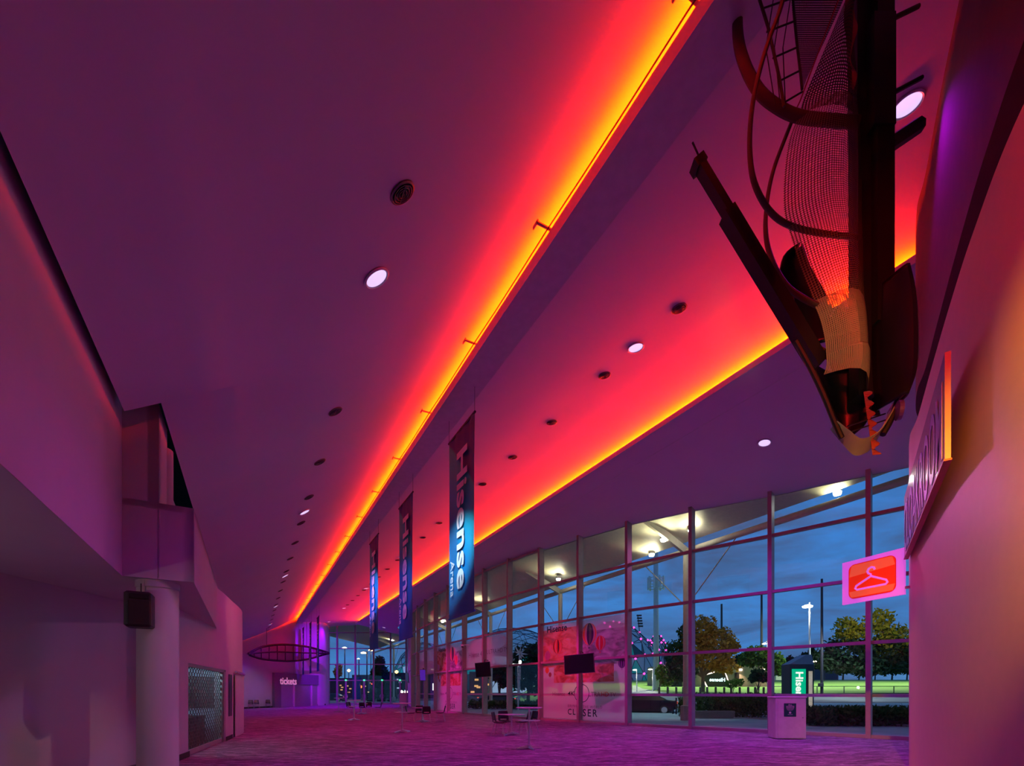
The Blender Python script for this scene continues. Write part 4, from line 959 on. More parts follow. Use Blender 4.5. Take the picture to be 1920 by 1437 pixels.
m = MB(); m.add([V(583, 1214, 53), V(617, 1225, 55), V(610, 1229, 55), V(590, 1226, 53)], [(0, 1, 2, 3)]); m.build('tail_fin', mat('fin_violet', (.4, .3, .5), .4), bo, solid=.08)
for px in (500, 575):
    m = MB(); p = V(px, 1212, bd(px)); m.tube([p, Vector((p.x, p.y, CZ+7.6))], .02, 5); m.build('hanging_wire', M_sk, bo)
# ================================================================== OUTSIDE
GZ = [(0, -.02), (28, -.02), (38, .25), (46, .62), (60, 1.35), (80, 2.4), (150, 5.6), (420, 7.5), (1500, 8)]
def gz(Y, x=50.0):
    f = min(max((x+1)/13.0, 0), 1); f = f*f*(3-2*f); return interp(GZ, Y)*f - .03*(1-f)
M_pave = mat('concrete_paving', (.30, .32, .31), .7, var=.15, vscale=.6)
M_road = mat('asphalt', (.12, .13, .14), .6, var=.2, vscale=.4)
M_grass = mat('mown_grass', (.15, .28, .06), .9, var=.22, vscale=.25, stretch=(1, 6, 1))
M_grass2 = mat('rough_grass', (.10, .17, .04), .9, var=.3, vscale=.4)
def strip(name, y0, y1, x0, x1, mt, dz=0.0, n=6, kind='structure', nx=24):
    m = MB(); rows = []
    ys = sorted(set([y0+(y1-y0)*k/n for k in range(n+1)] + [g[0] for g in GZ if y0 < g[0] < y1]))
    for y in ys:
        xs = sorted(set([x0, x1] + [v for v in range(-2, 16, 2) if x0 < v < x1])); rows.append([Vector((x, y, gz(y, x)+dz)) for x in xs])
    m.grid(rows); o = m.build(name, mt); o['kind'] = kind; return o
# plaza just outside the glass follows the facade
m = MB(); pl = [FPall[0]+Vector((8, -4, 0))] + [p + Vector((.05, .03, 0)) for p in FPall] + [STUB+Vector((.05, .1, 0)), RX(560, 64.5, 0)]
rowA = [Vector((p.x, p.y, -.03)) for p in pl]; rowB = [Vector((p.x+22, p.y+14, -.03)) for p in pl]; rowB[-1] = Vector((-40, 95, -.03)); rowB[-2] = Vector((-8, 95, -.03))
m.grid([rowA, rowB]); o = m.build('paving', M_pave); o['kind'] = 'structure'
strip('street', 44, 61, -2, 120, M_road, .0)
strip('street', 64.8, 90, -120, -2, M_road, -.03)
strip('verge', 30, 44.2, -2, 120, M_pave, -.06)
strip('dark_ground', 61, 1500, -2.0, 12, mat('dark_ground', (.05, .055, .05), .9), -.04)
strip('dark_ground', 90, 1500, -900, -2, mat('dark_ground', (.05, .055, .05), .9), -.03)
strip('playing_field', 61, 150, -2, 160, M_grass, .0, n=12)
strip('far_field', 150, 1400, -2, 1000, M_grass2, .0)
m = MB(); m.grid([[Vector((RX(a, y, 0).x, y, gz(y)+.03)), Vector((RX(b, y, 0).x, y, gz(y)+.03))] for y, a, b in ((61, 1180, 1262), (66, 1184, 1235), (75, 1186, 1205), (90, 1186, 1192))]); o = m.build('footpath', M_pave); o['kind'] = 'structure'
# ---------- roof edge outside: soffit, edge tube, columns, struts, rods
def HS_(t): return 8.46 + .2*(21.4-t)
M_cream = mat('soffit_cream', (.62, .58, .42), .6)
m = MB(); ts = [13.0, 16, 19, 21.5]
m.grid([[W(s, t, CZ+HS_(t)) for t in ts] for s in (-6, 10, 25, 40, 52, 63)])
m.grid([[W(s, t, CZ+HS_(t)) for t in (9.6, 14, 19, 21.5)] for s in (69.0, 78, 92)])
o = m.build('eaves_soffit', M_cream); o['kind'] = 'structure'
m = MB(); m.tube([W(s, 21.4, CZ+7.9) for s in (-6, 20, 45, 70, 96)], .16, 12); tag(m.build('eaves_beam', M_cream, smooth=True), 'long cream tubular beam running along the roof edge outside', 'beam')
colp = empty('outdoor_column', W(0, 21.4, 0), 0)
def mk_col():
    b = W(0, 21.4, 0)
    m = MB(); m.tube([b+Z3*.8, b+Z3*(CZ+7.75)], .17, 18); m.build('shaft', M_cream, colp, smooth=True)
    m = MB(); m.lathe(b, [(.33, 0), (.33, .8), (.25, .84)], 8); m.build('plinth', mat('plinth_concrete', (.45, .40, .34), .7), colp)
    m = MB(); q = b+Z3*(CZ+7.7); e = W(0, 18.2, CZ+9.05)
    m.ob(q-d3*.09, e-q, d3*.18, (0, 0, .42)); m.build('strut', M_cream, colp)
    for sg in (-1, 1):
        m = MB(); m.tube([b+Z3*6.3, W(sg*3.2, 21.4, CZ+7.85)], .03, 6); m.build('tie_rod', mat('tie_rod_steel', (.55, .5, .35), .4), colp)
    for sg in (-1, 1): m = MB(); m.tube([q+Z3*.1, q+d3*sg*.8+Z3*.28], .09, 8); m.build('bracket', M_cream, colp)
mk_col()
sc0 = 19.04
for i, (k, lab) in enumerate(((0, 'cream round column on a plinth outside the second window from the right'), (1, 'cream column outside behind the balloon window graphic'), (2, 'cream column outside seen beside the tilted screen'), (3, 'slim cream column outside behind the narrow magenta graphic'), (4, 'distant outdoor column hidden among the far window bars'), (5, 'cream column standing outside the far glass end with a bright lamp'))):
    o = colp if i == 0 else dup(colp, (0, 0, 0)); o.location = W(sc0+12.4*k, 21.4, -.02); tag(o, lab, 'column', None)
# floodlights under the eaves
M_fl = emis('floodlight_glass', (1, .98, .85), 60)
FLD = [((1296, 995), 25.2, 'bright floodlight under the eaves right of the nearest outdoor column'), ((1244, 1012), 26.4, 'floodlight under the eaves left of the nearest outdoor column'), ((1222, 1040), 29, 'floodlight on the roof edge beside the telecom mast'), ((1570, 924), 20.4, 'floodlight on the roof edge at the far right windows'), ((1047, 1086), 35.5, 'glaring floodlight above the column behind the balloon graphic'), ((907, 1134), 46, 'floodlight glaring beside the nearest banner'), ((830, 1166), 58, 'floodlight between the narrow far windows'), ((776, 1187), 68, 'small floodlight seen beside the second banner'), ((736, 1201), 79, 'glaring lamp on top of the column outside the far glass')]
fp = None
for (p_, Y, lab) in FLD:
    c = R(p_[0], p_[1], Y)
    if fp is None:
        fp = empty('floodlight', c, 0)
        m = MB(); m.lathe(c, [(0, -.12), (.13, -.1), (.16, 0), (.13, .08)], 16); m.build('lamp_glass', M_fl, fp, smooth=True)
        m = MB(); m.lathe(c, [(.17, .02), (.17, .16), (.06, .2), (.03, .45)], 16); m.build('housing', M_grey, fp, smooth=True); o = fp
    else: o = dup(fp, c)
    tag(o, lab, 'floodlight', 'eaves floodlights')
    add_light('SPOT', 'floodlight_lamp', c+Vector((-.05, -.12, -.3)), 170 if Y < 60 else 300, (1, .93, .60), target=c+Vector((-.8, -.6, 2)), spot_size=2.2, spot_blend=.6, shadow_soft_size=.12)
add_light('SPOT', 'floodlight_beam', R(1296, 995, 25.2)+Vector((0, -.5, -.3)), 1300, (1, .14, .62), target=RX(1290, 13, 0), spot_size=1.5, spot_blend=.7, shadow_soft_size=.25)
# ---------- trees
def leafmat(name, c1, c2):
    m = bpy.data.materials.new(name); m.use_nodes = True; t = m.node_tree; t.nodes.clear()
    out = N(t, 'ShaderNodeOutputMaterial'); d = N(t, 'ShaderNodeBsdfDiffuse'); tl = N(t, 'ShaderNodeBsdfTranslucent'); g = N(t, 'ShaderNodeNewGeometry')
    r = ramp(t, [(0, c1), (1, c2)], g.outputs['Random Per Island']); t.links.new(r.outputs[0], d.inputs[0]); t.links.new(r.outputs[0], tl.inputs[0])
    mx = N(t, 'ShaderNodeMixShader'); mx.inputs[0].default_value = .3; t.links.new(d.outputs[0], mx.inputs[1]); t.links.new(tl.outputs[0], mx.inputs[2]); t.links.new(mx.outputs[0], out.inputs[0]); return m
M_bark = mat('bark', (.12, .08, .05), .9, var=.3, vscale=10)
LM = dict(lit_gold=leafmat('lamplit_gold_leaves', (.20, .22, .02), (.42, .34, .05)), green=leafmat('green_leaves', (.05, .14, .02), (.16, .30, .05)), dark=leafmat('dark_leaves', (.02, .05, .025), (.06, .10, .05)), brown=leafmat('autumn_leaves', (.28, .14, .02), (.45, .28, .06)), hedge=leafmat('hedge_leaves', (.03, .07, .02), (.14, .16, .05)))
def tree(px, Y, ytop, ybase, blobs, label, kinds, nleaf=2600, ls=.22, trunk=.18, base_extra=0):
    # blobs: (px, py, rx_px, ry_px, material index)
    zb = gz(Y, R(px, 1300, Y).x); b = R(px, ybase, Y); b.z = zb; rt = empty('tree', b, 0, label, 'tree')
    cc = [(R(bx, by, Y), rx/FPX*Y, ry/FPX*Y, mi) for bx, by, rx, ry, mi in blobs]
    top = sum((c[0] for c in cc), Vector())/len(cc)
    m = MB(); m.tube([b, b.lerp(top, .35)+Vector((.05, 0, 0)), b.lerp(top, .8)], [trunk, trunk*.75, trunk*.4], 8)
    for c in cc: m.tube([b.lerp(top, .35), b.lerp(top, .5).lerp(c[0], .5), c[0]], [trunk*.5, trunk*.3, trunk*.12], 6)
    m.build('trunk', M_bark, rt, smooth=True)
    m = MB(); vol = sum(c[1]*c[2] for c in cc); rnd = random.Random(int(px*7+Y))
    for (c, rx, rz, mi) in cc:
        n = int(nleaf*rx*rz/vol)
        for k in range(n):
            a = rnd.uniform(0, 2*pi); cb_ = rnd.uniform(-1, 1); q = rnd.uniform(.35, 1.0)**.5*(1+.18*sin(a*5+cb_*7+px)); sb = sqrt(1-cb_*cb_)
            p = c + Vector((cos(a)*sb*rx*q, sin(a)*sb*rx*.8*q, cb_*rz*q)); s = ls*rnd.uniform(.6, 1.4)
            e1 = Vector((rnd.uniform(-1, 1), rnd.uniform(-1, 1), rnd.uniform(-1, 1))).normalized(); e2 = e1.cross(Vector((rnd.uniform(-1, 1), rnd.uniform(-1, 1), rnd.uniform(-1, 1)))).normalized()
            m.add([p-e1*s*.5, p+e2*s*.3, p+e1*s*.6, p-e2*s*.3], [(0, 1, 2, 3)], mi)
    m.build('foliage', [LM[k] for k in kinds], rt); return rt
tree(1628, 62, 1145, 1297, [(1590, 1225, 55, 28, 1), (1660, 1225, 50, 30, 1), (1630, 1195, 55, 30, 0), (1690, 1205, 45, 30, 0), (1590, 1180, 25, 22, 0), (1650, 1165, 26, 22, 0), (1625, 1250, 70, 18, 1), (1560, 1240, 30, 22, 1), (1715, 1235, 35, 30, 1)], 'broad round tree with lamplit golden-green top by the playing field at right', ('lit_gold', 'dark'), 7000, .5, .3)  # lamplight on top and shade below are put into the leaf colours
tree(1318, 66, 1150, 1302, [(1318, 1185, 26, 30, 0), (1345, 1205, 36, 28, 0), (1300, 1215, 30, 30, 0), (1290, 1190, 18, 20, 1), (1268, 1225, 24, 24, 1), (1330, 1235, 40, 22, 0), (1368, 1215, 20, 16, 0), (1275, 1255, 30, 26, 1), (1355, 1250, 30, 14, 0)], 'large tree with rusty brown autumn crown behind the outdoor column', ('brown', 'dark'), 6500, .5, .3)
tree(1418, 60, 1210, 1300, [(1420, 1228, 24, 16, 0), (1445, 1240, 24, 16, 0), (1402, 1238, 18, 14, 0), (1458, 1256, 16, 12, 0)], 'medium green tree beside the orange-brown tree', ('green',), 2600, .42, .12)
tree(1422, 55, 1255, 1301, [(1422, 1266, 13, 11, 0), (1412, 1273, 8, 7, 0), (1433, 1272, 8, 8, 0)], 'small young tree in front of the reflected beige building', ('dark',), 900, .35, .08)
tree(1233, 69.5, 1245, 1300, [(1238, 1262, 10, 16, 0), (1250, 1275, 12, 14, 0)], 'leafy sapling at the left corner of the reflected beige building', ('green',), 900, .35, .08)
tree(1372, 58, 1275, 1301, [(1372, 1283, 12, 8, 0), (1385, 1280, 10, 7, 0)], 'thin pale shrub before the reflected slanted sign', ('green',), 350, .3, .05)
tree(990, 62, 1205, 1305, [(985, 1240, 28, 30, 0), (1003, 1225, 16, 20, 0), (975, 1270, 26, 26, 0), (1002, 1275, 18, 26, 0)], 'dense dark tree seen between the window graphics', ('dark',), 3500, .45, .25)
tree(935, 66, 1245, 1305, [(930, 1262, 16, 16, 0), (945, 1270, 14, 20, 0)], 'dark tree behind the parked cars in the middle windows', ('dark',), 1500, .45, .2)
tree(712, 96, 1228, 1318, [(712, 1243, 9, 11, 0), (715, 1265, 13, 18, 0), (722, 1285, 14, 18, 0), (705, 1270, 10, 20, 0)], 'tall dark tree outside the far glass end', ('dark',), 2600, .7, .35)
tree(636, 92, 1240, 1290, [(636, 1252, 5, 7, 0), (633, 1262, 6, 9, 0)], 'brownish tree lit by a street lamp at the left of the far glass', ('brown',), 700, .6, .2)
for px, w in ((715, 9), (735, 6), (697, 6)):
    b = RX(px, 88, -.03); m = MB(); rnd = random.Random(px)
    for k in range(700):
        p = b+Vector((rnd.gauss(0, w*.03), rnd.gauss(0, .6), abs(rnd.gauss(.8, .6)))); e1 = Vector((rnd.uniform(-1, 1), rnd.uniform(-1, 1), rnd.uniform(-1, 1))).normalized()*.25; e2 = Vector((-e1.y, e1.z, e1.x)); m.add([p-e1, p+e2, p+e1, p-e2], [(0, 1, 2, 3)])
    tag(m.build('shrub', LM['dark'], origin=b), {715: 'widest dark shrub outside the far doors', 735: 'dark shrub outside the far doors nearest the lit column', 697: 'dark shrub at the left of the shrub group outside the far doors'}[px], 'shrub')
# distant tree line
for k, (px, w, hh) in enumerate(((1456, 14, 22), (1478, 16, 26), (1502, 12, 30), (1520, 14, 40), (1538, 14, 24), (1558, 16, 34), (1580, 18, 26), (1350, 16, 30), (1384, 18, 28), (1410, 16, 22), (1610, 20, 24), (1640, 20, 26), (1672, 22, 24), (1700, 22, 28))):
    Y = 205 + 34*(k % 3); tree(px, Y, 0, 1268, [(px, 1262-hh*.45, w, hh*.55, 0), (px+4, 1262-hh*.9, w*.45, hh*.3, 0)], 'dark tree in the distant row beyond the playing field', ('dark',), 420, 2.2, .4)['group'] = 'distant tree line'
# ---------- hedge and low planting
def leaves_box(name, lab, px0, px1, Y0, Y1, h0, h1, n, ls, mt, cat):
    rnd = random.Random(int(px0)); m = MB()
    for k in range(n):
        f = rnd.random(); Y = Y0+(Y1-Y0)*rnd.random(); x = RX(px0+(px1-px0)*f, (Y0+Y1)/2, 0).x; top = h1*(.88+.12*sin(f*40)+.08*rnd.random()); z = h0 + (top-h0)*rnd.random()**.7
        p = Vector((x, Y, z)); s = ls*rnd.uniform(.6, 1.5); e1 = Vector((rnd.uniform(-1, 1), rnd.uniform(-1, 1), rnd.uniform(-.2, 1.4))).normalized()*s; e2 = e1.cross(Vector((rnd.uniform(-1, 1), rnd.uniform(-1, 1), .2))).normalized()*s*.3
        m.add([p-e1*.5, p+e2, p+e1, p-e2], [(0, 1, 2, 3)])
    tag(m.build(name, mt), lab, cat)
leaves_box('hedge', 'tall dark clipped hedge behind a low kerb outside, left of the waste bin', 1304, 1446, 29.5, 31.5, .0, 1.42, 7000, .13, LM['hedge'], 'hedge')
leaves_box('strap_leaf_planting', 'low strap-leaved planting along the kerb at the right windows', 1506, 1716, 22.0, 24.0, .0, .80, 6000, .17, LM['hedge'], 'plants')
leaves_box('leafy_bush', 'small bush at the foot of the nearest outdoor column', 1275, 1290, 30.0, 31.0, .0, 1.2, 900, .12, LM['hedge'], 'bush')
leaves_box('low_hedge', 'low dark hedge before the street in the middle windows', 880, 1012, 46, 48, .0, .75, 2500, .2, LM['hedge'], 'hedge')
m = MB(); m.ob(RX(1300, 29.0, 0), RX(1378, 29.0, 0)-RX(1300, 29.0, 0), (0, .4, 0), (0, 0, .42)); tag(m.build('low_wall', mat('planter_stone', (.22, .17, .14), .8)), 'low brown stone wall before the hedge', 'wall')
m = MB(); m.ob(RX(1378, 28.6, 0), RX(1760, 21.0, 0)-RX(1378, 28.6, 0), (0, .18, 0), (0, 0, .07)); o = m.build('kerb', M_pave); o['kind'] = 'structure'
# ---------- totem
tb = RX(1506, 38.5, .2); to = empty('advertising_totem', tb, 0, 'dark advertising totem with a glowing green panel and sloped roof', 'sign')
def q(px, py, Y=38.5): return R(px, py, Y)
m = MB(); m.ob(q(1481, 1338), q(1526, 1338)-q(1481, 1338), (0, 1.2, 0), (0, 0, (1338-1246)*38.5/FPX)); m.build('body', mat('totem_dark', (.02, .02, .025), .4), to)
a_, b_, c_ = q(1481, 1246), q(1526, 1246), q(1523, 1227)
m = MB(); m.add([a_, b_, q(1512, 1228), q(1522, 1228), a_+Vector((0, 1.2, 0)), b_+Vector((.1, 1.3, 0)), q(1512, 1228)+Vector((0, 1.0, 0)), q(1522, 1228)+Vector((0, 1.2, 0))], [(0, 1, 3, 2), (4, 6, 7, 5), (0, 2, 6, 4), (1, 5, 7, 3), (2, 3, 7, 6)]); m.build('roof', mat('totem_roof', (.25, .24, .28), .4), to)
m = MB(); m.ob(q(1485.5, 1333, 38.4), q(1511, 1333, 38.4)-q(1485.5, 1333, 38.4), (0, .06, 0), (0, 0, 78*38.4/FPX)); pn = m.build('green_panel', emis('totem_green', (.0, .52, .27), .95), to)
text('Hisense', 2.75, q(1499, 1293, 38.3), (0, 0, -1), (1, 0, 0), emis('totem_white', (.95, 1, .9), 1.1), 'panel_lettering', pn, offset=.03, h=.62)
m = MB(); m.ob(q(1517, 1333, 38.4), q(1523.5, 1333, 38.4)-q(1517, 1333, 38.4), (0, .06, 0), (0, 0, 74*38.4/FPX)); m.build('side_poster', mat('side_poster', (.7, .55, .35), .5, var=.6, vscale=2.5, emit=(.7, .55, .4), estr=.5), to)
# ---------- glass reflection modelled as a building with slanted lit sign
Yb = 84; bl = empty('reflected_building', RX(1340, Yb, 2.5), 0, 'reflection modelled as a low beige building with dark windows and a slanted outlined sign', 'building')
m = MB(); p0 = R(1238, 1302, Yb); p1 = R(1446, 1302, Yb); m.ob(p0, p1-p0, (0, 8, 0), (0, 0, 54*Yb/FPX)); m.build('walls', mat('beige_render', (.30, .22, .17), .8, var=.1, vscale=.5), bl)
for (x0, x1, y0, y1) in ((1259, 1279, 1256, 1290), (1378, 1386, 1262, 1279), (1412, 1434, 1265, 1276)):
    m = MB(); a_ = R(x0, y1, Yb-.1); m.ob(a_, R(x1, y1, Yb-.1)-a_, (0, .3, 0), (0, 0, (y1-y0)*Yb/FPX)); m.build('window', mat('dark_window', (.015, .012, .01), .3), bl)
ps = [(1316, 1270), (1320, 1266.5), (1354, 1257), (1359, 1258.5), (1369, 1290), (1364, 1292), (1332, 1292.5), (1326, 1289)]
P_ = [R(x, y, Yb-.35) for x, y in ps]
m = MB(); m.poly(P_, (0, .2, 0)); s_ = m.build('reflected_sign', mat('sign_face_dark', (.05, .035, .02), .4), bl)
m = MB(); m.tube(P_+[P_[0]], .11, 6, caps=False); m.build('glowing_outline', emis('warm_outline', (1, .8, .66), 2.2), s_)
text('Hisense', 2.7, R(1345, 1275, Yb-.5), (-1, 0, .02), (0, 0, 1), emis('sign_white', (.7, 1, .95), 2.0), 'mirrored_lettering', s_, offset=.03)
for px in (1389, 1432):
    m = MB(); m.lathe(R(px, 1256.5, Yb-.3), [(0, -.2), (.25, -.15), (.25, .15), (0, .2)], 10); m.build('wall_lamp', emis('wall_lamp', (1, .8, .6), 6), bl)
    add_light('SPOT', 'wall_wash', R(px, 1255, Yb-.7), 900, (1, .75, .5), target=R(px+1, 1290, Yb), spot_size=1.3, spot_blend=.8, shadow_soft_size=.2)
# ---------- lamp posts, masts
M_pole = mat('galvanised_pole', (.6, .62, .6), .5); M_pd = mat('dark_pole', (.02, .02, .03), .5)
def pole(name, px, Y, ytop, ybase, r, mt, lab, cat, lamp=None, lcol=(1, .95, .85), head=True, watts=0, grp=None):
    b = R(px, ybase, Y); t_ = R(px, ytop, Y); rt = empty(name, b, 0, lab, cat, grp)
    m = MB(); m.tube([b-Z3*.3, t_], [r, r*.75], 10); m.build('pole', mt, rt, smooth=True)
    if lamp:
        c = R(lamp[0], lamp[1], Y); m = MB(); m.tube([t_-Z3*.15, c+Z3*.12], .05, 6); m.build('arm', mt, rt)
        m = MB(); m.lathe(c, [(0, -.12*lamp[2]), (.45*lamp[2], -.08*lamp[2]), (.5*lamp[2], .05*lamp[2]), (.2*lamp[2], .18*lamp[2]), (0, .2*lamp[2])], 14); m.build('lamp_head', emis('lamp_%d_%d' % (px, Y), lcol, 14), rt, smooth=True)
        if watts: add_light('SPOT', 'street_lamp_light', c-Z3*.5, watts, lcol, target=c-Z3*3+Vector((0, .3, 0)), spot_size=2.3, spot_blend=.5, shadow_soft_size=.3)
    return rt
pole('lamp_post', 1518, 56, 1130, 1300, .11, M_pole, 'tall white lamp post behind the green totem', 'lamp post', (1514, 1138, 1.1), watts=1800)
m = MB(); m.tube([R(1230, 1318, 72), R(1230, 1030, 72)], [.42, .32], 14); tm = empty('telecom_mast', R(1230, 1318, 72), 0, 'tall pale telecom mast with a ring of antennas and a lamp on top', 'mast'); m.build('pole', M_pole, tm, smooth=True)
for k in range(9):
    a_ = 2*pi*k/9; m = MB(); c = R(1230, 1094, 72)+Vector((cos(a_)*1.15, sin(a_)*1.15, 0)); m.bb(c, .22, .22, 1.9, .03, a_); m.build('antenna', mat('antenna_white', (.7, .75, .72), .4), tm)
m = MB()
for z in (-.7, .1, .7):
    pts = [R(1230, 1094, 72)+Vector((cos(2*pi*k/16)*1.1, sin(2*pi*k/16)*1.1, z)) for k in range(17)]; m.tube(pts, .06, 5)
m.build('ring_frame', M_pole, tm)
m = MB(); m.tube([R(1226, 1300, 72), R(1226, 1045, 72)], .05, 5); m.build('ladder', M_pole, tm)
pole('floodlight_mast', 1353, 110, 1133, 1295, .28, M_pd, 'black mast rising above the rusty brown tree', 'mast')
pole('floodlight_mast', 1428, 105, 1113, 1295, .28, M_pd, 'black mast left of the waste bin window bar', 'mast')
pm = pole('floodlight_mast', 1541, 58, 1086, 1300, .17, M_pd, 'dark blue mast with a small box, right of the totem', 'mast')
m = MB(); m.bb(R(1539, 1285, 57.8), .55, .3, .45, .03); m.build('control_box', M_pd, pm)
pole('lamp_post', 1439, 62, 1200, 1300, .07, M_pole, 'thin lamp post with two small heads beside the window bar', 'lamp post', (1433, 1208, .5), watts=400)
pole('lamp_post', 1480, 75, 1245, 1298, .06, M_pole, 'thin white post left of the totem', 'lamp post', (1481, 1246, .3), lcol=(1, .6, .3))
pole('lamp_post', 1526.5, 130, 1240, 1285, .08, M_pd, 'small distant lamp right of the totem roof', 'lamp post', (1527, 1241, 1.1), lcol=(1, .75, .5))
pole('lamp_post', 1546, 130, 1238, 1285, .08, M_pd, 'small distant lamp beside the dark blue mast', 'lamp post', (1547, 1240, 1.1), lcol=(1, .9, .7))
pole('lamp_post', 1194, 66, 1255, 1308, .08, M_pole, 'pale short lamp post beside the footpath, left one', 'lamp post', (1190, 1257, .5), watts=200)
pole('lamp_post', 1224, 66, 1254, 1308, .08, M_pole, 'pale short lamp post beside the footpath, right one', 'lamp post', (1219, 1256, .5), watts=200)
pole('street_lamp', 646.5, 90, 1216, 1320, .12, M_pd, 'street lamp with white head outside the far glass, leftmost', 'lamp post', (646, 1215.5, .8), (1, .8, .55), watts=500)
pole('street_lamp', 688, 100, 1222, 1318, .14, M_pd, 'double-headed street lamp outside the far glass, orange left head', 'lamp post', (681.5, 1225, 1.1), (1, .55, .22), watts=500)
pole('street_lamp', 695.5, 100, 1219, 1318, .1, M_pd, 'orange street lamp head beside the third banner', 'lamp post', (696, 1220, 1.1), (1, .5, .18), watts=500)
pole('street_lamp', 673, 110, 1237, 1318, .14, M_pd, 'small street lamp in the middle of the far glass', 'lamp post', (672, 1236, .6), (1, .75, .45))
for i, (px, py, col, sz, lab) in enumerate(((743.5, 1260.5, (1, .45, .1), 1.5, 'orange light outside the far glass beside the column'), (654, 1258, (1, .5, .15), 1.3, 'orange light low outside the far glass at left'), (675, 1288.5, (1, .08, .02), 1.7, 'red traffic light outside the far doors at left'), (699, 1283, (1, .05, .03), 1.6, 'red traffic light outside the far doors at right'), (703.5, 1287, (1, .55, .1), 1.3, 'amber traffic light beside the red one'), (753, 1298, (1, .8, .6), 1.4, 'car headlight outside the far doors, left one'), (761.5, 1298, (1, .75, .55), 1.5, 'car headlight outside the far doors, right one'))):
    Y = 120; c = R(px, py, Y); g_ = R(px, 1316, Y)
    r_ = empty('signal_light', g_, 0, lab, 'light'); m = MB(); m.lathe(c, [(0, -.3*sz), (.28*sz, -.1*sz), (.3*sz, .1*sz), (0, .3*sz)], 12); m.build('lens', emis('sig_%d' % i, col, 9), r_, smooth=True)
    m = MB(); m.tube([g_, c-Z3*.2], .09, 6); m.build('post', M_pd, r_)
m = MB(); m.ob(R(714, 1287, 130), (1.1, 0, 0), (0, .2, 0), (0, 0, .5)); m.ob(R(720.5, 1287, 130), (1.1, 0, 0), (0, .2, 0), (0, 0, .5)); m.ob(R(714, 1300, 130.3), (.2, 0, 0), (0, .2, 0), (0, 0, 2)); m.ob(RX(717, 130.2, -.1), (.15, 0, 0), (0, .15, 0), (0, 0, 3.7)); tag(m.build('shop_sign', emis('sign_teal', (.02, .8, .5), 2.2)), 'small teal lit sign outside the far doors', 'sign')
m = MB(); m.ob(R(661, 1320, 92), R(675, 1320, 92)-R(661, 1320, 92), (0, .6, 0), (0, 0, 5.1)); tag(m.build('blue_totem', mat('blue_totem', (.0, .07, .25), .4)), 'dark blue information totem outside the far doors', 'sign')
m = MB(); a_ = R(811, 1295, 75); m.ob(a_, R(819, 1295, 75)-a_, (0, .3, 0), (0, 0, 13*75/FPX)); m.ob(R(814, 1320, 75.1), (.15, 0, 0), (0, .15, 0), (0, 0, 2.2)); tag(m.build('lit_billboard', emis('billboard_white', (.95, .93, 1), 2.2)), 'white glowing billboard outside the narrow far windows', 'sign')
# bright reflections beside the mullion, modelled as lamps on a bunting pole
lp_ = empty('banner_pole', R(970, 1335, 44), 0, 'pole with a vertical street banner and two bright reflections modelled as lamps', 'lamp post')
m = MB(); m.tube([R(971.5, 1335, 44), R(971.5, 1246, 44)], .07, 8); m.tube([R(953, 1246, 44), R(976, 1246, 44)], .05, 6); m.build('pole', M_pole, lp_)
for (x0, x1) in ((950.5, 961), (973, 977.5)):
    m = MB(); c = R((x0+x1)/2, 1243, 43.9); m.bb(c, (x1-x0)/FPX*44, .3, .38, .05); m.build('lamp_head', emis('lamp_reflection', (1, 1, .97), 9), lp_)
m = MB(); m.ob(R(970.5, 1275, 43.8), (.3, 0, 0), (0, .03, 0), (0, 0, 1.2)); m.build('street_banner', mat('street_banner', (.45, .5, .5), .6, var=.7, vscale=5), lp_)
# metal star sculpture
st_ = empty('palm_sculpture', RX(974, 50, -.03), 0, 'pale spiky metal street sculpture in front of the dark tree', 'sculpture'); m = MB(); c = R(974, 1226, 50)
for k, (dx, dy) in enumerate(((-14, -22), (14, -10), (22, 2), (-10, 6), (14, 12), (-16, -6), (4, -20), (6, 16))):
    t_ = R(974+dx*.75, 1226+dy*.75, 50+(k % 3-1)*.4); w_ = (t_-c).normalized().cross(Vector((0, 1, 0)))*.13; m.add([c-w_, t_, c+w_, c+Vector((0, .15, 0))], [(0, 1, 2), (2, 1, 3), (0, 3, 1)])
m.build('spikes', M_pole, st_); m = MB(); m.tube([c, Vector((c.x, 50, -.03))], .08, 6); m.build('stem', M_pole, st_)
# ---------- bollards and field fence
bp_ = None
for i, px in enumerate(list(range(1236, 1446, 15))):
    b = R(px + (i % 3), 1303.5, 60.5)
    if bp_ is None: m = MB(); m.lathe(b, [(.14, 0), (.14, .92), (.12, .97), (0, .98)], 8); bp_ = m.build('bollard', mat('dark_timber_post', (.04, .03, .025), .8), origin=b); o = bp_
    else: o = dup(bp_, b)
    tag(o, 'short dark timber bollard in the row along the grass verge', 'bollard', 'bollards along the verge')
fn = empty('field_fence', R(1590, 1302, 61.2), 0, 'thin dark rail fence along the edge of the playing field', 'fence')
for y0 in (1287.5, 1300.5): m = MB(); m.tube([R(1447, y0, 61.2), R(1725, y0, 61.2)], .045, 6); m.build('rail', M_pd, fn)
for px in (1449, 1532, 1582.5, 1676): m = MB(); m.tube([R(px, 1304, 61.2), R(px, 1287, 61.2)], .05, 6); m.build('post', M_pd, fn)
m = MB(); m.ob(RX(1525, 148, gz(148)-.2), RX(1572, 148, 0)-RX(1525, 148, 0), (0, 2, 0), (0, 0, 3.4)); tag(m.build('grandstand', mat('stand_blue', (.05, .06, .12), .7)), 'low distant grandstand on the far side of the field', 'grandstand')
m = MB(); m.ob(R(1455, 1276, 118), R(1484, 1276, 118)-R(1455, 1276, 118), (0, 1, 0), (0, 0, 1.1)); tag(m.build('field_wall', mat('pale_hoarding', (.4, .45, .4), .7)), 'pale low wall beyond the field, left of the totem', 'wall')
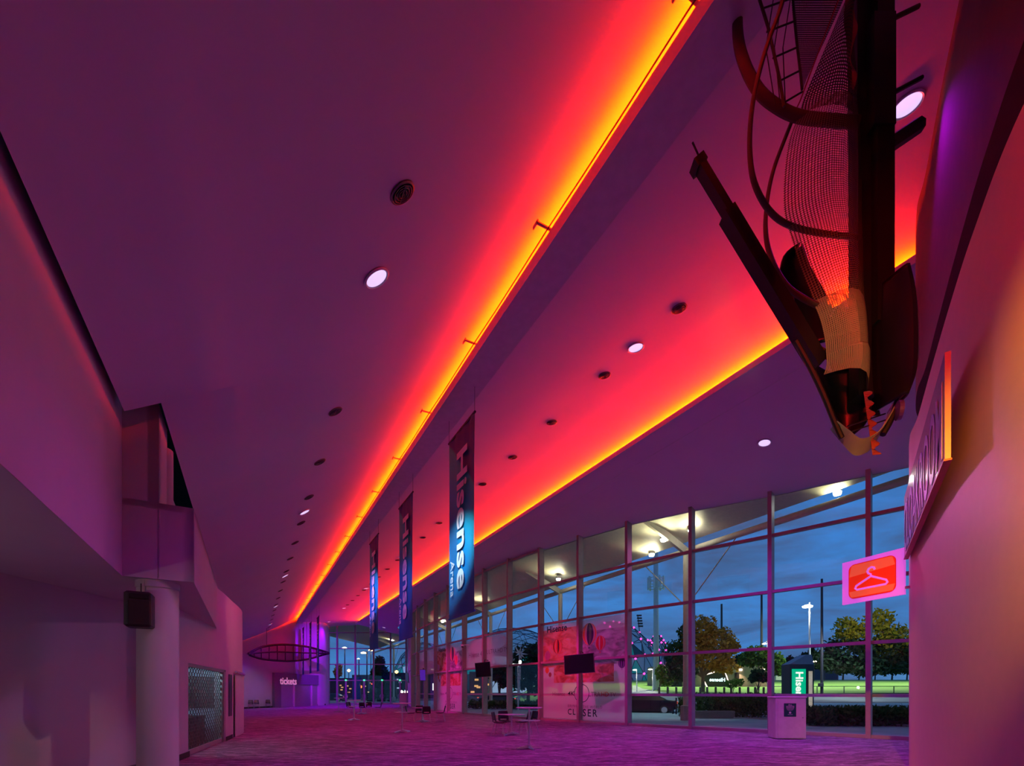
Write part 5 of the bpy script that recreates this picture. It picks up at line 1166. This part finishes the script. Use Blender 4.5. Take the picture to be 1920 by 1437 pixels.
# ---------- bubble stadium
def dome(px, pytop, pybase, rx_px, Y, lab, seed, nodes=True):
    c = R(px, pybase+10, Y); rx = rx_px/FPX*Y; rz = (pybase+10-pytop)/FPX*Y
    import bmesh
    rt = empty('bubble_stadium', c, 0, lab, 'stadium'); bm = bmesh.new(); bmesh.ops.create_icosphere(bm, subdivisions=3, radius=1.0)
    bmesh.ops.delete(bm, geom=[v for v in bm.verts if v.co.z < -.25], context='VERTS')
    rnd = random.Random(seed); m = MB(); fr = MB(); nd = MB(); vs = [Vector((v.co.x*rx, v.co.y*rx*.8, v.co.z*rz)) + c for v in bm.verts]
    bm.verts.index_update(); fs = [tuple(v.index for v in f.verts) for f in bm.faces]
    for f in fs:
        zc = sum(vs[i].z for i in f)/3; hi = zc > c.z+rz*.62
        m.add([vs[i] for i in f], [(0, 1, 2)], 2 if hi else (rnd.choice([0, 1, 0, 3])))
    m.build('panels', [mat('stadium_panel_pale', (.5, .55, .6), .35), mat('stadium_panel_dark', (.05, .09, .11), .25), filmmat('stadium_panel_clear', (.25, .35, .45), .30), mat('stadium_panel_teal', (.03, .25, .25), .35, emit=(.0, .12, .12), estr=.6)], rt)
    for e in bm.edges: fr.tube([vs[e.verts[0].index], vs[e.verts[1].index]], .11, 4, caps=False)
    fr.build('frame', M_pd, rt)
    if nodes:
        for v, p in zip(bm.verts, vs):
            if p.y < c.y+1 and rnd.random() < .8: nd.lathe(p+Vector((0, -.2, 0)), [(0, -.42), (.42, 0), (0, .42)], 8)
        o = nd.build('node_lights', emis('node_pink', (1, .08, .55), 2.2), rt); o['kind'] = 'stuff'
    bm.free()
dome(1150, 1166, 1290, 92, 150, 'white and dark triangulated bubble stadium with pink lights beside the mast', 3)
dome(960, 1178, 1290, 125, 175, 'pale triangulated stadium dome farther left, behind the window graphics', 5, False)
dome(795, 1205, 1290, 62, 190, 'blue-lit stadium dome beyond the far glass', 9, False)
dome(1232, 1190, 1290, 28, 165, 'small triangulated dome with pink lights right of the mast', 4)
for px, Y_, e_, cc_ in ((1150, 118, 9000, (.55, .9, .95)), (950, 132, 4000, (.65, .8, 1)), (790, 160, 9000, (.5, .65, 1))):
    add_light('SPOT', 'stadium_flood', R(px, 1280, Y_), e_*4, cc_, target=R(px, 1230, Y_+20), spot_size=2.4, spot_blend=.3, shadow_soft_size=1.0)
m = MB(); m.tube([R(1199, 1185, 140), R(1196, 1155, 140)], .12, 5)
for k in range(5): m.ob(R(1194+k*.7, 1156+k*5, 140), (1.4, 0, 0), (0, .3, 0), (0, 0, .45))
tag(m.build('sports_light_tower', M_pd), 'leaning rack of sports floodlights above the stadium', 'floodlight tower')
# ---------- far buildings at left
for i, (x0, x1, yt, Y, col, lab) in enumerate(((618, 660, 1272, 150, (.03, .03, .04), 'dark low building left outside the far glass'), (660, 705, 1266, 170, (.02, .025, .04), 'dark building mass behind the street lamps'), (705, 770, 1262, 140, (.02, .02, .025), 'long dark building behind the tall dark tree'), (880, 915, 1260, 90, (.10, .09, .09), 'grey building with lit entrance columns behind the tilted screen'), (780, 850, 1240, 140, (.02, .03, .04), 'tall dark building behind the narrow far windows'), (1010, 1180, 1272, 112, (.03, .03, .035), 'dark row of buildings behind the balloon graphic'))):
    rt = empty('street_building', RX((x0+x1)/2, Y, 0), 0, lab, 'building'); m = MB(); a_ = RX(x0, Y, -1); m.ob(a_, RX(x1, Y, -1)-a_, (0, 10, 0), (0, 0, CZ+1+(1300-yt)*Y/FPX)); m.build('walls', mat('building_%d' % i, col, .7, var=.3, vscale=.4), rt)
    rnd = random.Random(i); m = MB()
    for k in range(7):
        px = rnd.uniform(x0+2, x1-2); py = rnd.uniform(yt+8, 1306); m.ob(R(px, py, Y-.15), (.7, 0, 0), (0, .1, 0), (0, 0, .35))
    m.build('lit_windows', emis('lit_window_%d' % (i % 3), [(1, .5, .2), (1, .7, .4), (.5, .7, 1)][i % 3], .8), rt)
# ---------- vehicles
def car(px, Y, rz, label, col, tail=True):
    rt = empty('parked_car', RX(px, Y, -.02), rz, label, 'car'); L_, w = 4.7, 1.82
    M_c = mat('car_paint_%s' % label[:5].strip(), col, .25, coat=.6, metal=.2); 
    prof = [(-2.35, .45), (-2.33, .72), (-2.2, .95), (-1.55, 1.02), (-.75, 1.40), (.35, 1.45), (1.25, 1.05), (2.2, .86), (2.35, .62), (2.33, .35), (1.9, .22), (-1.9, .22)]
    m = MB(); n = len(prof); vs = []
    for yv, k in ((-w/2, .0), (-w/2*.99, 1), (w/2*.99, 1), (w/2, 0)):
        for x, z in prof:
            inset = .16 if z > 1.1 else .0
            vs.append((x*(1 if k else .985), yv*(1-inset/ (w/2)) , z-(0.02 if not k else 0)))
    fs = [tuple(range(n)), tuple(range(4*n-1, 3*n-1, -1))]
    for k in range(3):
        for i in range(n): fs.append((k*n+i, (k+1)*n+i, (k+1)*n+(i+1) % n, k*n+(i+1) % n))
    m.add(vs, fs); m.build('body', M_c, rt, local=True, bevel=.05)
    M_cw = mat('car_window', (.02, .04, .045), .08)
    for sg in (-1, 1):
        m = MB(); y = sg*(w/2-.145); m.poly([(-1.25, y, 1.06), (-.72, y, 1.34), (.32, y, 1.38), (.98, y, 1.08)], (0, sg*.02, 0)); m.build('side_window', M_cw, rt, local=True)
    m = MB(); m.add([(-1.5, -.66, 1.06), (-1.5, .66, 1.06), (-.80, .6, 1.40), (-.80, -.6, 1.40)], [(0, 1, 2, 3)]); m.build('rear_window', M_cw, rt, local=True, solid=.02)
    m = MB(); m.add([(1.2, -.66, 1.09), (.42, -.6, 1.44), (.42, .6, 1.44), (1.2, .66, 1.09)], [(0, 1, 2, 3)]); m.build('windscreen', M_cw, rt, local=True, solid=.02)
    for x in (-1.45, 1.45):
        for sg in (-1, 1):
            m = MB(); m.lathe((x, sg*(w/2-.1), .32), [(.0, -.1), (.3, -.1), (.33, -.06), (.33, .08), (.3, .11), (.0, .11)], 20, ax=(0, sg, 0)); wl = m.build('wheel', mat('tyre', (.01, .01, .01), .7), rt, local=True)
            m = MB(); m.lathe((x, sg*(w/2+.012), .32), [(0, .0), (.19, .0), (.21, .012), (0, .02)], 14, ax=(0, sg, 0)); m.build('hubcap', M_chrome, wl, local=True)
    for sg in (-1, 1):
        m = MB(); m.bb((-2.27, sg*.72, .82), .12, .3, .16, .02); m.build('tail_light', mat('tail_red', (.6, .05, .03), .3, emit=(1, .12, .04), estr=1.0), rt, local=True)
        m = MB(); m.bb((2.28, sg*.70, .70), .10, .32, .14, .02); m.build('headlight', mat('headlight_glass', (.7, .75, .8), .15), rt, local=True)
    m = MB(); m.bb((-2.36, 0, .70), .02, .5, .12, .005); m.build('number_plate', mat('plate', (.5, .5, .5), .5), rt, local=True)
    return rt
car(1208, 35.6, radians(160), 'black car parked outside by the nearest outdoor column', (.006, .008, .012))
car(1118, 39.5, radians(172), 'silver car seen through the large pink window graphic', (.35, .35, .38))
car(935, 60, radians(165), 'dark car parked beyond the middle windows', (.02, .02, .025))
car(925, 72, radians(10), 'white car passing on the street in the middle windows', (.22, .22, .24))
car(868, 74, radians(8), 'grey car far along the street behind the narrow windows', (.3, .3, .32))
car(625, 88, radians(175), 'dark car outside the far doors at left', (.02, .02, .03))
m = MB(); m.tube([R(1262, 1339, 33), R(1262, 1326, 33)], .06, 8); tag(m.build('bollard', M_pd), 'single thin black bollard beside the black car', 'bollard')
m = MB(); m.tube([R(1268, 1340, 32), R(1268, 1309, 32)], .05, 8); tag(m.build('bollard', M_pd), 'taller black post between the car and the outdoor column', 'bollard')
# ================================================================== LAMPS
ORANGE = (1.0, .015, .0)
def cove_light(t, h, s0, s1, n, watts, ang):
    L = (s1-s0)/n
    for k in range(n):
        c = W(s0+L*(k+.5), t, CZ+h); l = add_light('AREA', 'led_strip', c, watts*L, ORANGE, shape='RECTANGLE', size=L, size_y=.08)
        # strip: local X along the hall, shining up and left onto the ceiling
        zd = (-(Z3*cos(ang) - n3*sin(ang))).normalized(); xd = d3; yd = zd.cross(xd)
        l.rotation_euler = Matrix((xd, yd, zd)).transposed().to_euler()
cove_light(4.88, 8.20, S0, 60, 14, LIGHT['cove1'], radians(42))
cove_light(12.1, 8.74, S0, 61.5, 14, LIGHT['cove2'], radians(40))
# spots under the ceilings, plus one added for the bin
def spot(loc, tgt, e, col, ang, bl=.7, r=.08): add_light('SPOT', 'hall_spot', loc, e, col, target=tgt, spot_size=ang, spot_blend=bl, shadow_soft_size=r)
spot((0.3, -.8, 6.0), (4.95, 4.95, 2.9), 4200, (1, .36, .02), .54, .9)          # warm light on the drum wall
spot((0.5, -.8, 6.1), (4.6, 4.9, 5.6), 1500, (1, .01, .01), .55)          # red light higher up
spot(W(5, 4.2, 8.6), (-6.0, 8.2, 1.2), 420, (1, .6, .62), .34)            # column
spot(W(14, 4.2, 8.6), (-9.6, 16.8, 3.4), 420, (1, .36, .12), .42)          # curved wall
spot(W(48, 7, 9.3), RX(600, 59, 5), 11000, (.26, .0, 1), .75)             # violet on the end wall
spot(W(44, 5, 9.0), RX(545, 54, 3.5), 1300, (1, .0, .18), .6)            # pink on the ticket wall
spot(W(50, 6, 9.2), RX(640, 52, 0), 3500, (.25, .0, 1), 1.3)
spot(W(38, 3, 8.0), RX(470, 46, .5), 1500, (.75, .55, 1), .5)
# washers on the window graphics
spot(W(20, 6, 9.2), (2.6, 25.9, 2.6), 4200, (1, .01, .2), .5)
spot(W(20, 6, 9.2), (4.6, 23.5, 2.4), 2400, (.9, .01, .7), .45)
spot(W(33, 6, 9.2), (-4.5, 37.0, 2.0), 5000, (1, .0, .5), .5)
spot(W(27, 6, 9.2), (-2.0, 33.0, 3.5), 1600, (1, .02, .3), .45)
# unseen lamp added at the left wall to brighten the soffit
add_light('SPOT', 'soffit_fill', (-7.6, 2.6, 1.9), 60, (1, .62, .72), target=(-6.2, 4.6, 3.37), spot_size=2.6, spot_blend=.9, shadow_soft_size=.1)
# banners
spot(W(9, 2.2, 6.9), W(12.8, 5.3, 5.1), 2300, (.5, .85, 1), .50, 1.0)
spot(W(15, 2.2, 6.9), W(18.4, 5.3, 5.2), 500, (.35, .20, 1), .62, 1.0)
spot(W(20, 2.2, 6.9), W(23.4, 5.3, 6.0), 2000, (.42, .25, 1), .62, 1.0)
spot(W(40, 3, 8), W(47, 7, 6), 900, (.55, .2, 1), .5, .5)
# sculpture: yellowish lamp from below
spot((2.2, 2.0, 2.0), R(1572, 680, 5.4), 260, (1, .95, .42), .30, .8)
spot(W(6, 10, 10.0), (8.8, 15.4, .6), 1100, (.55, .10, 1), .55)  # spot added to brighten the bin and the carpet beside it
# sports lamps over the playing field, lamps over the street and plaza
for x, y in ((30, 85), (60, 90), (95, 100)):
    add_light('SPOT', 'field_flood', (x, y, 26), 60000, (.92, 1, .62), target=(x, y+3, 0), spot_size=2.2, spot_blend=.6, shadow_soft_size=.6)
add_light('SPOT', 'street_flood', (38, 54, 10), 5200, (.80, .95, 1), target=(38, 56, 0), spot_size=2.1, spot_blend=.6, shadow_soft_size=.4)
add_light('SPOT', 'street_flood', (14, 50, 10), 4200, (.75, .95, 1), target=(15, 53, 0), spot_size=2.1, spot_blend=.6, shadow_soft_size=.4)
add_light('SPOT', 'plaza_lamp', (10, 33, 8), 1300, (.5, .9, 1), target=(10, 33.5, 0), spot_size=1.7, spot_blend=.7, shadow_soft_size=.3)
add_light('SPOT', 'tree_fill', (20, 46, 3), 2600, (1, .75, .35), target=R(1318, 1215, 66), spot_size=.5, spot_blend=.6, shadow_soft_size=.3)  # added spot, brightens the brown crown
add_light('SPOT', 'tree_fill', (38, 50, 12), 3200, (1, .9, .4), target=R(1640, 1185, 62), spot_size=.7, spot_blend=.6, shadow_soft_size=.3)  # added spot, brightens the golden crown
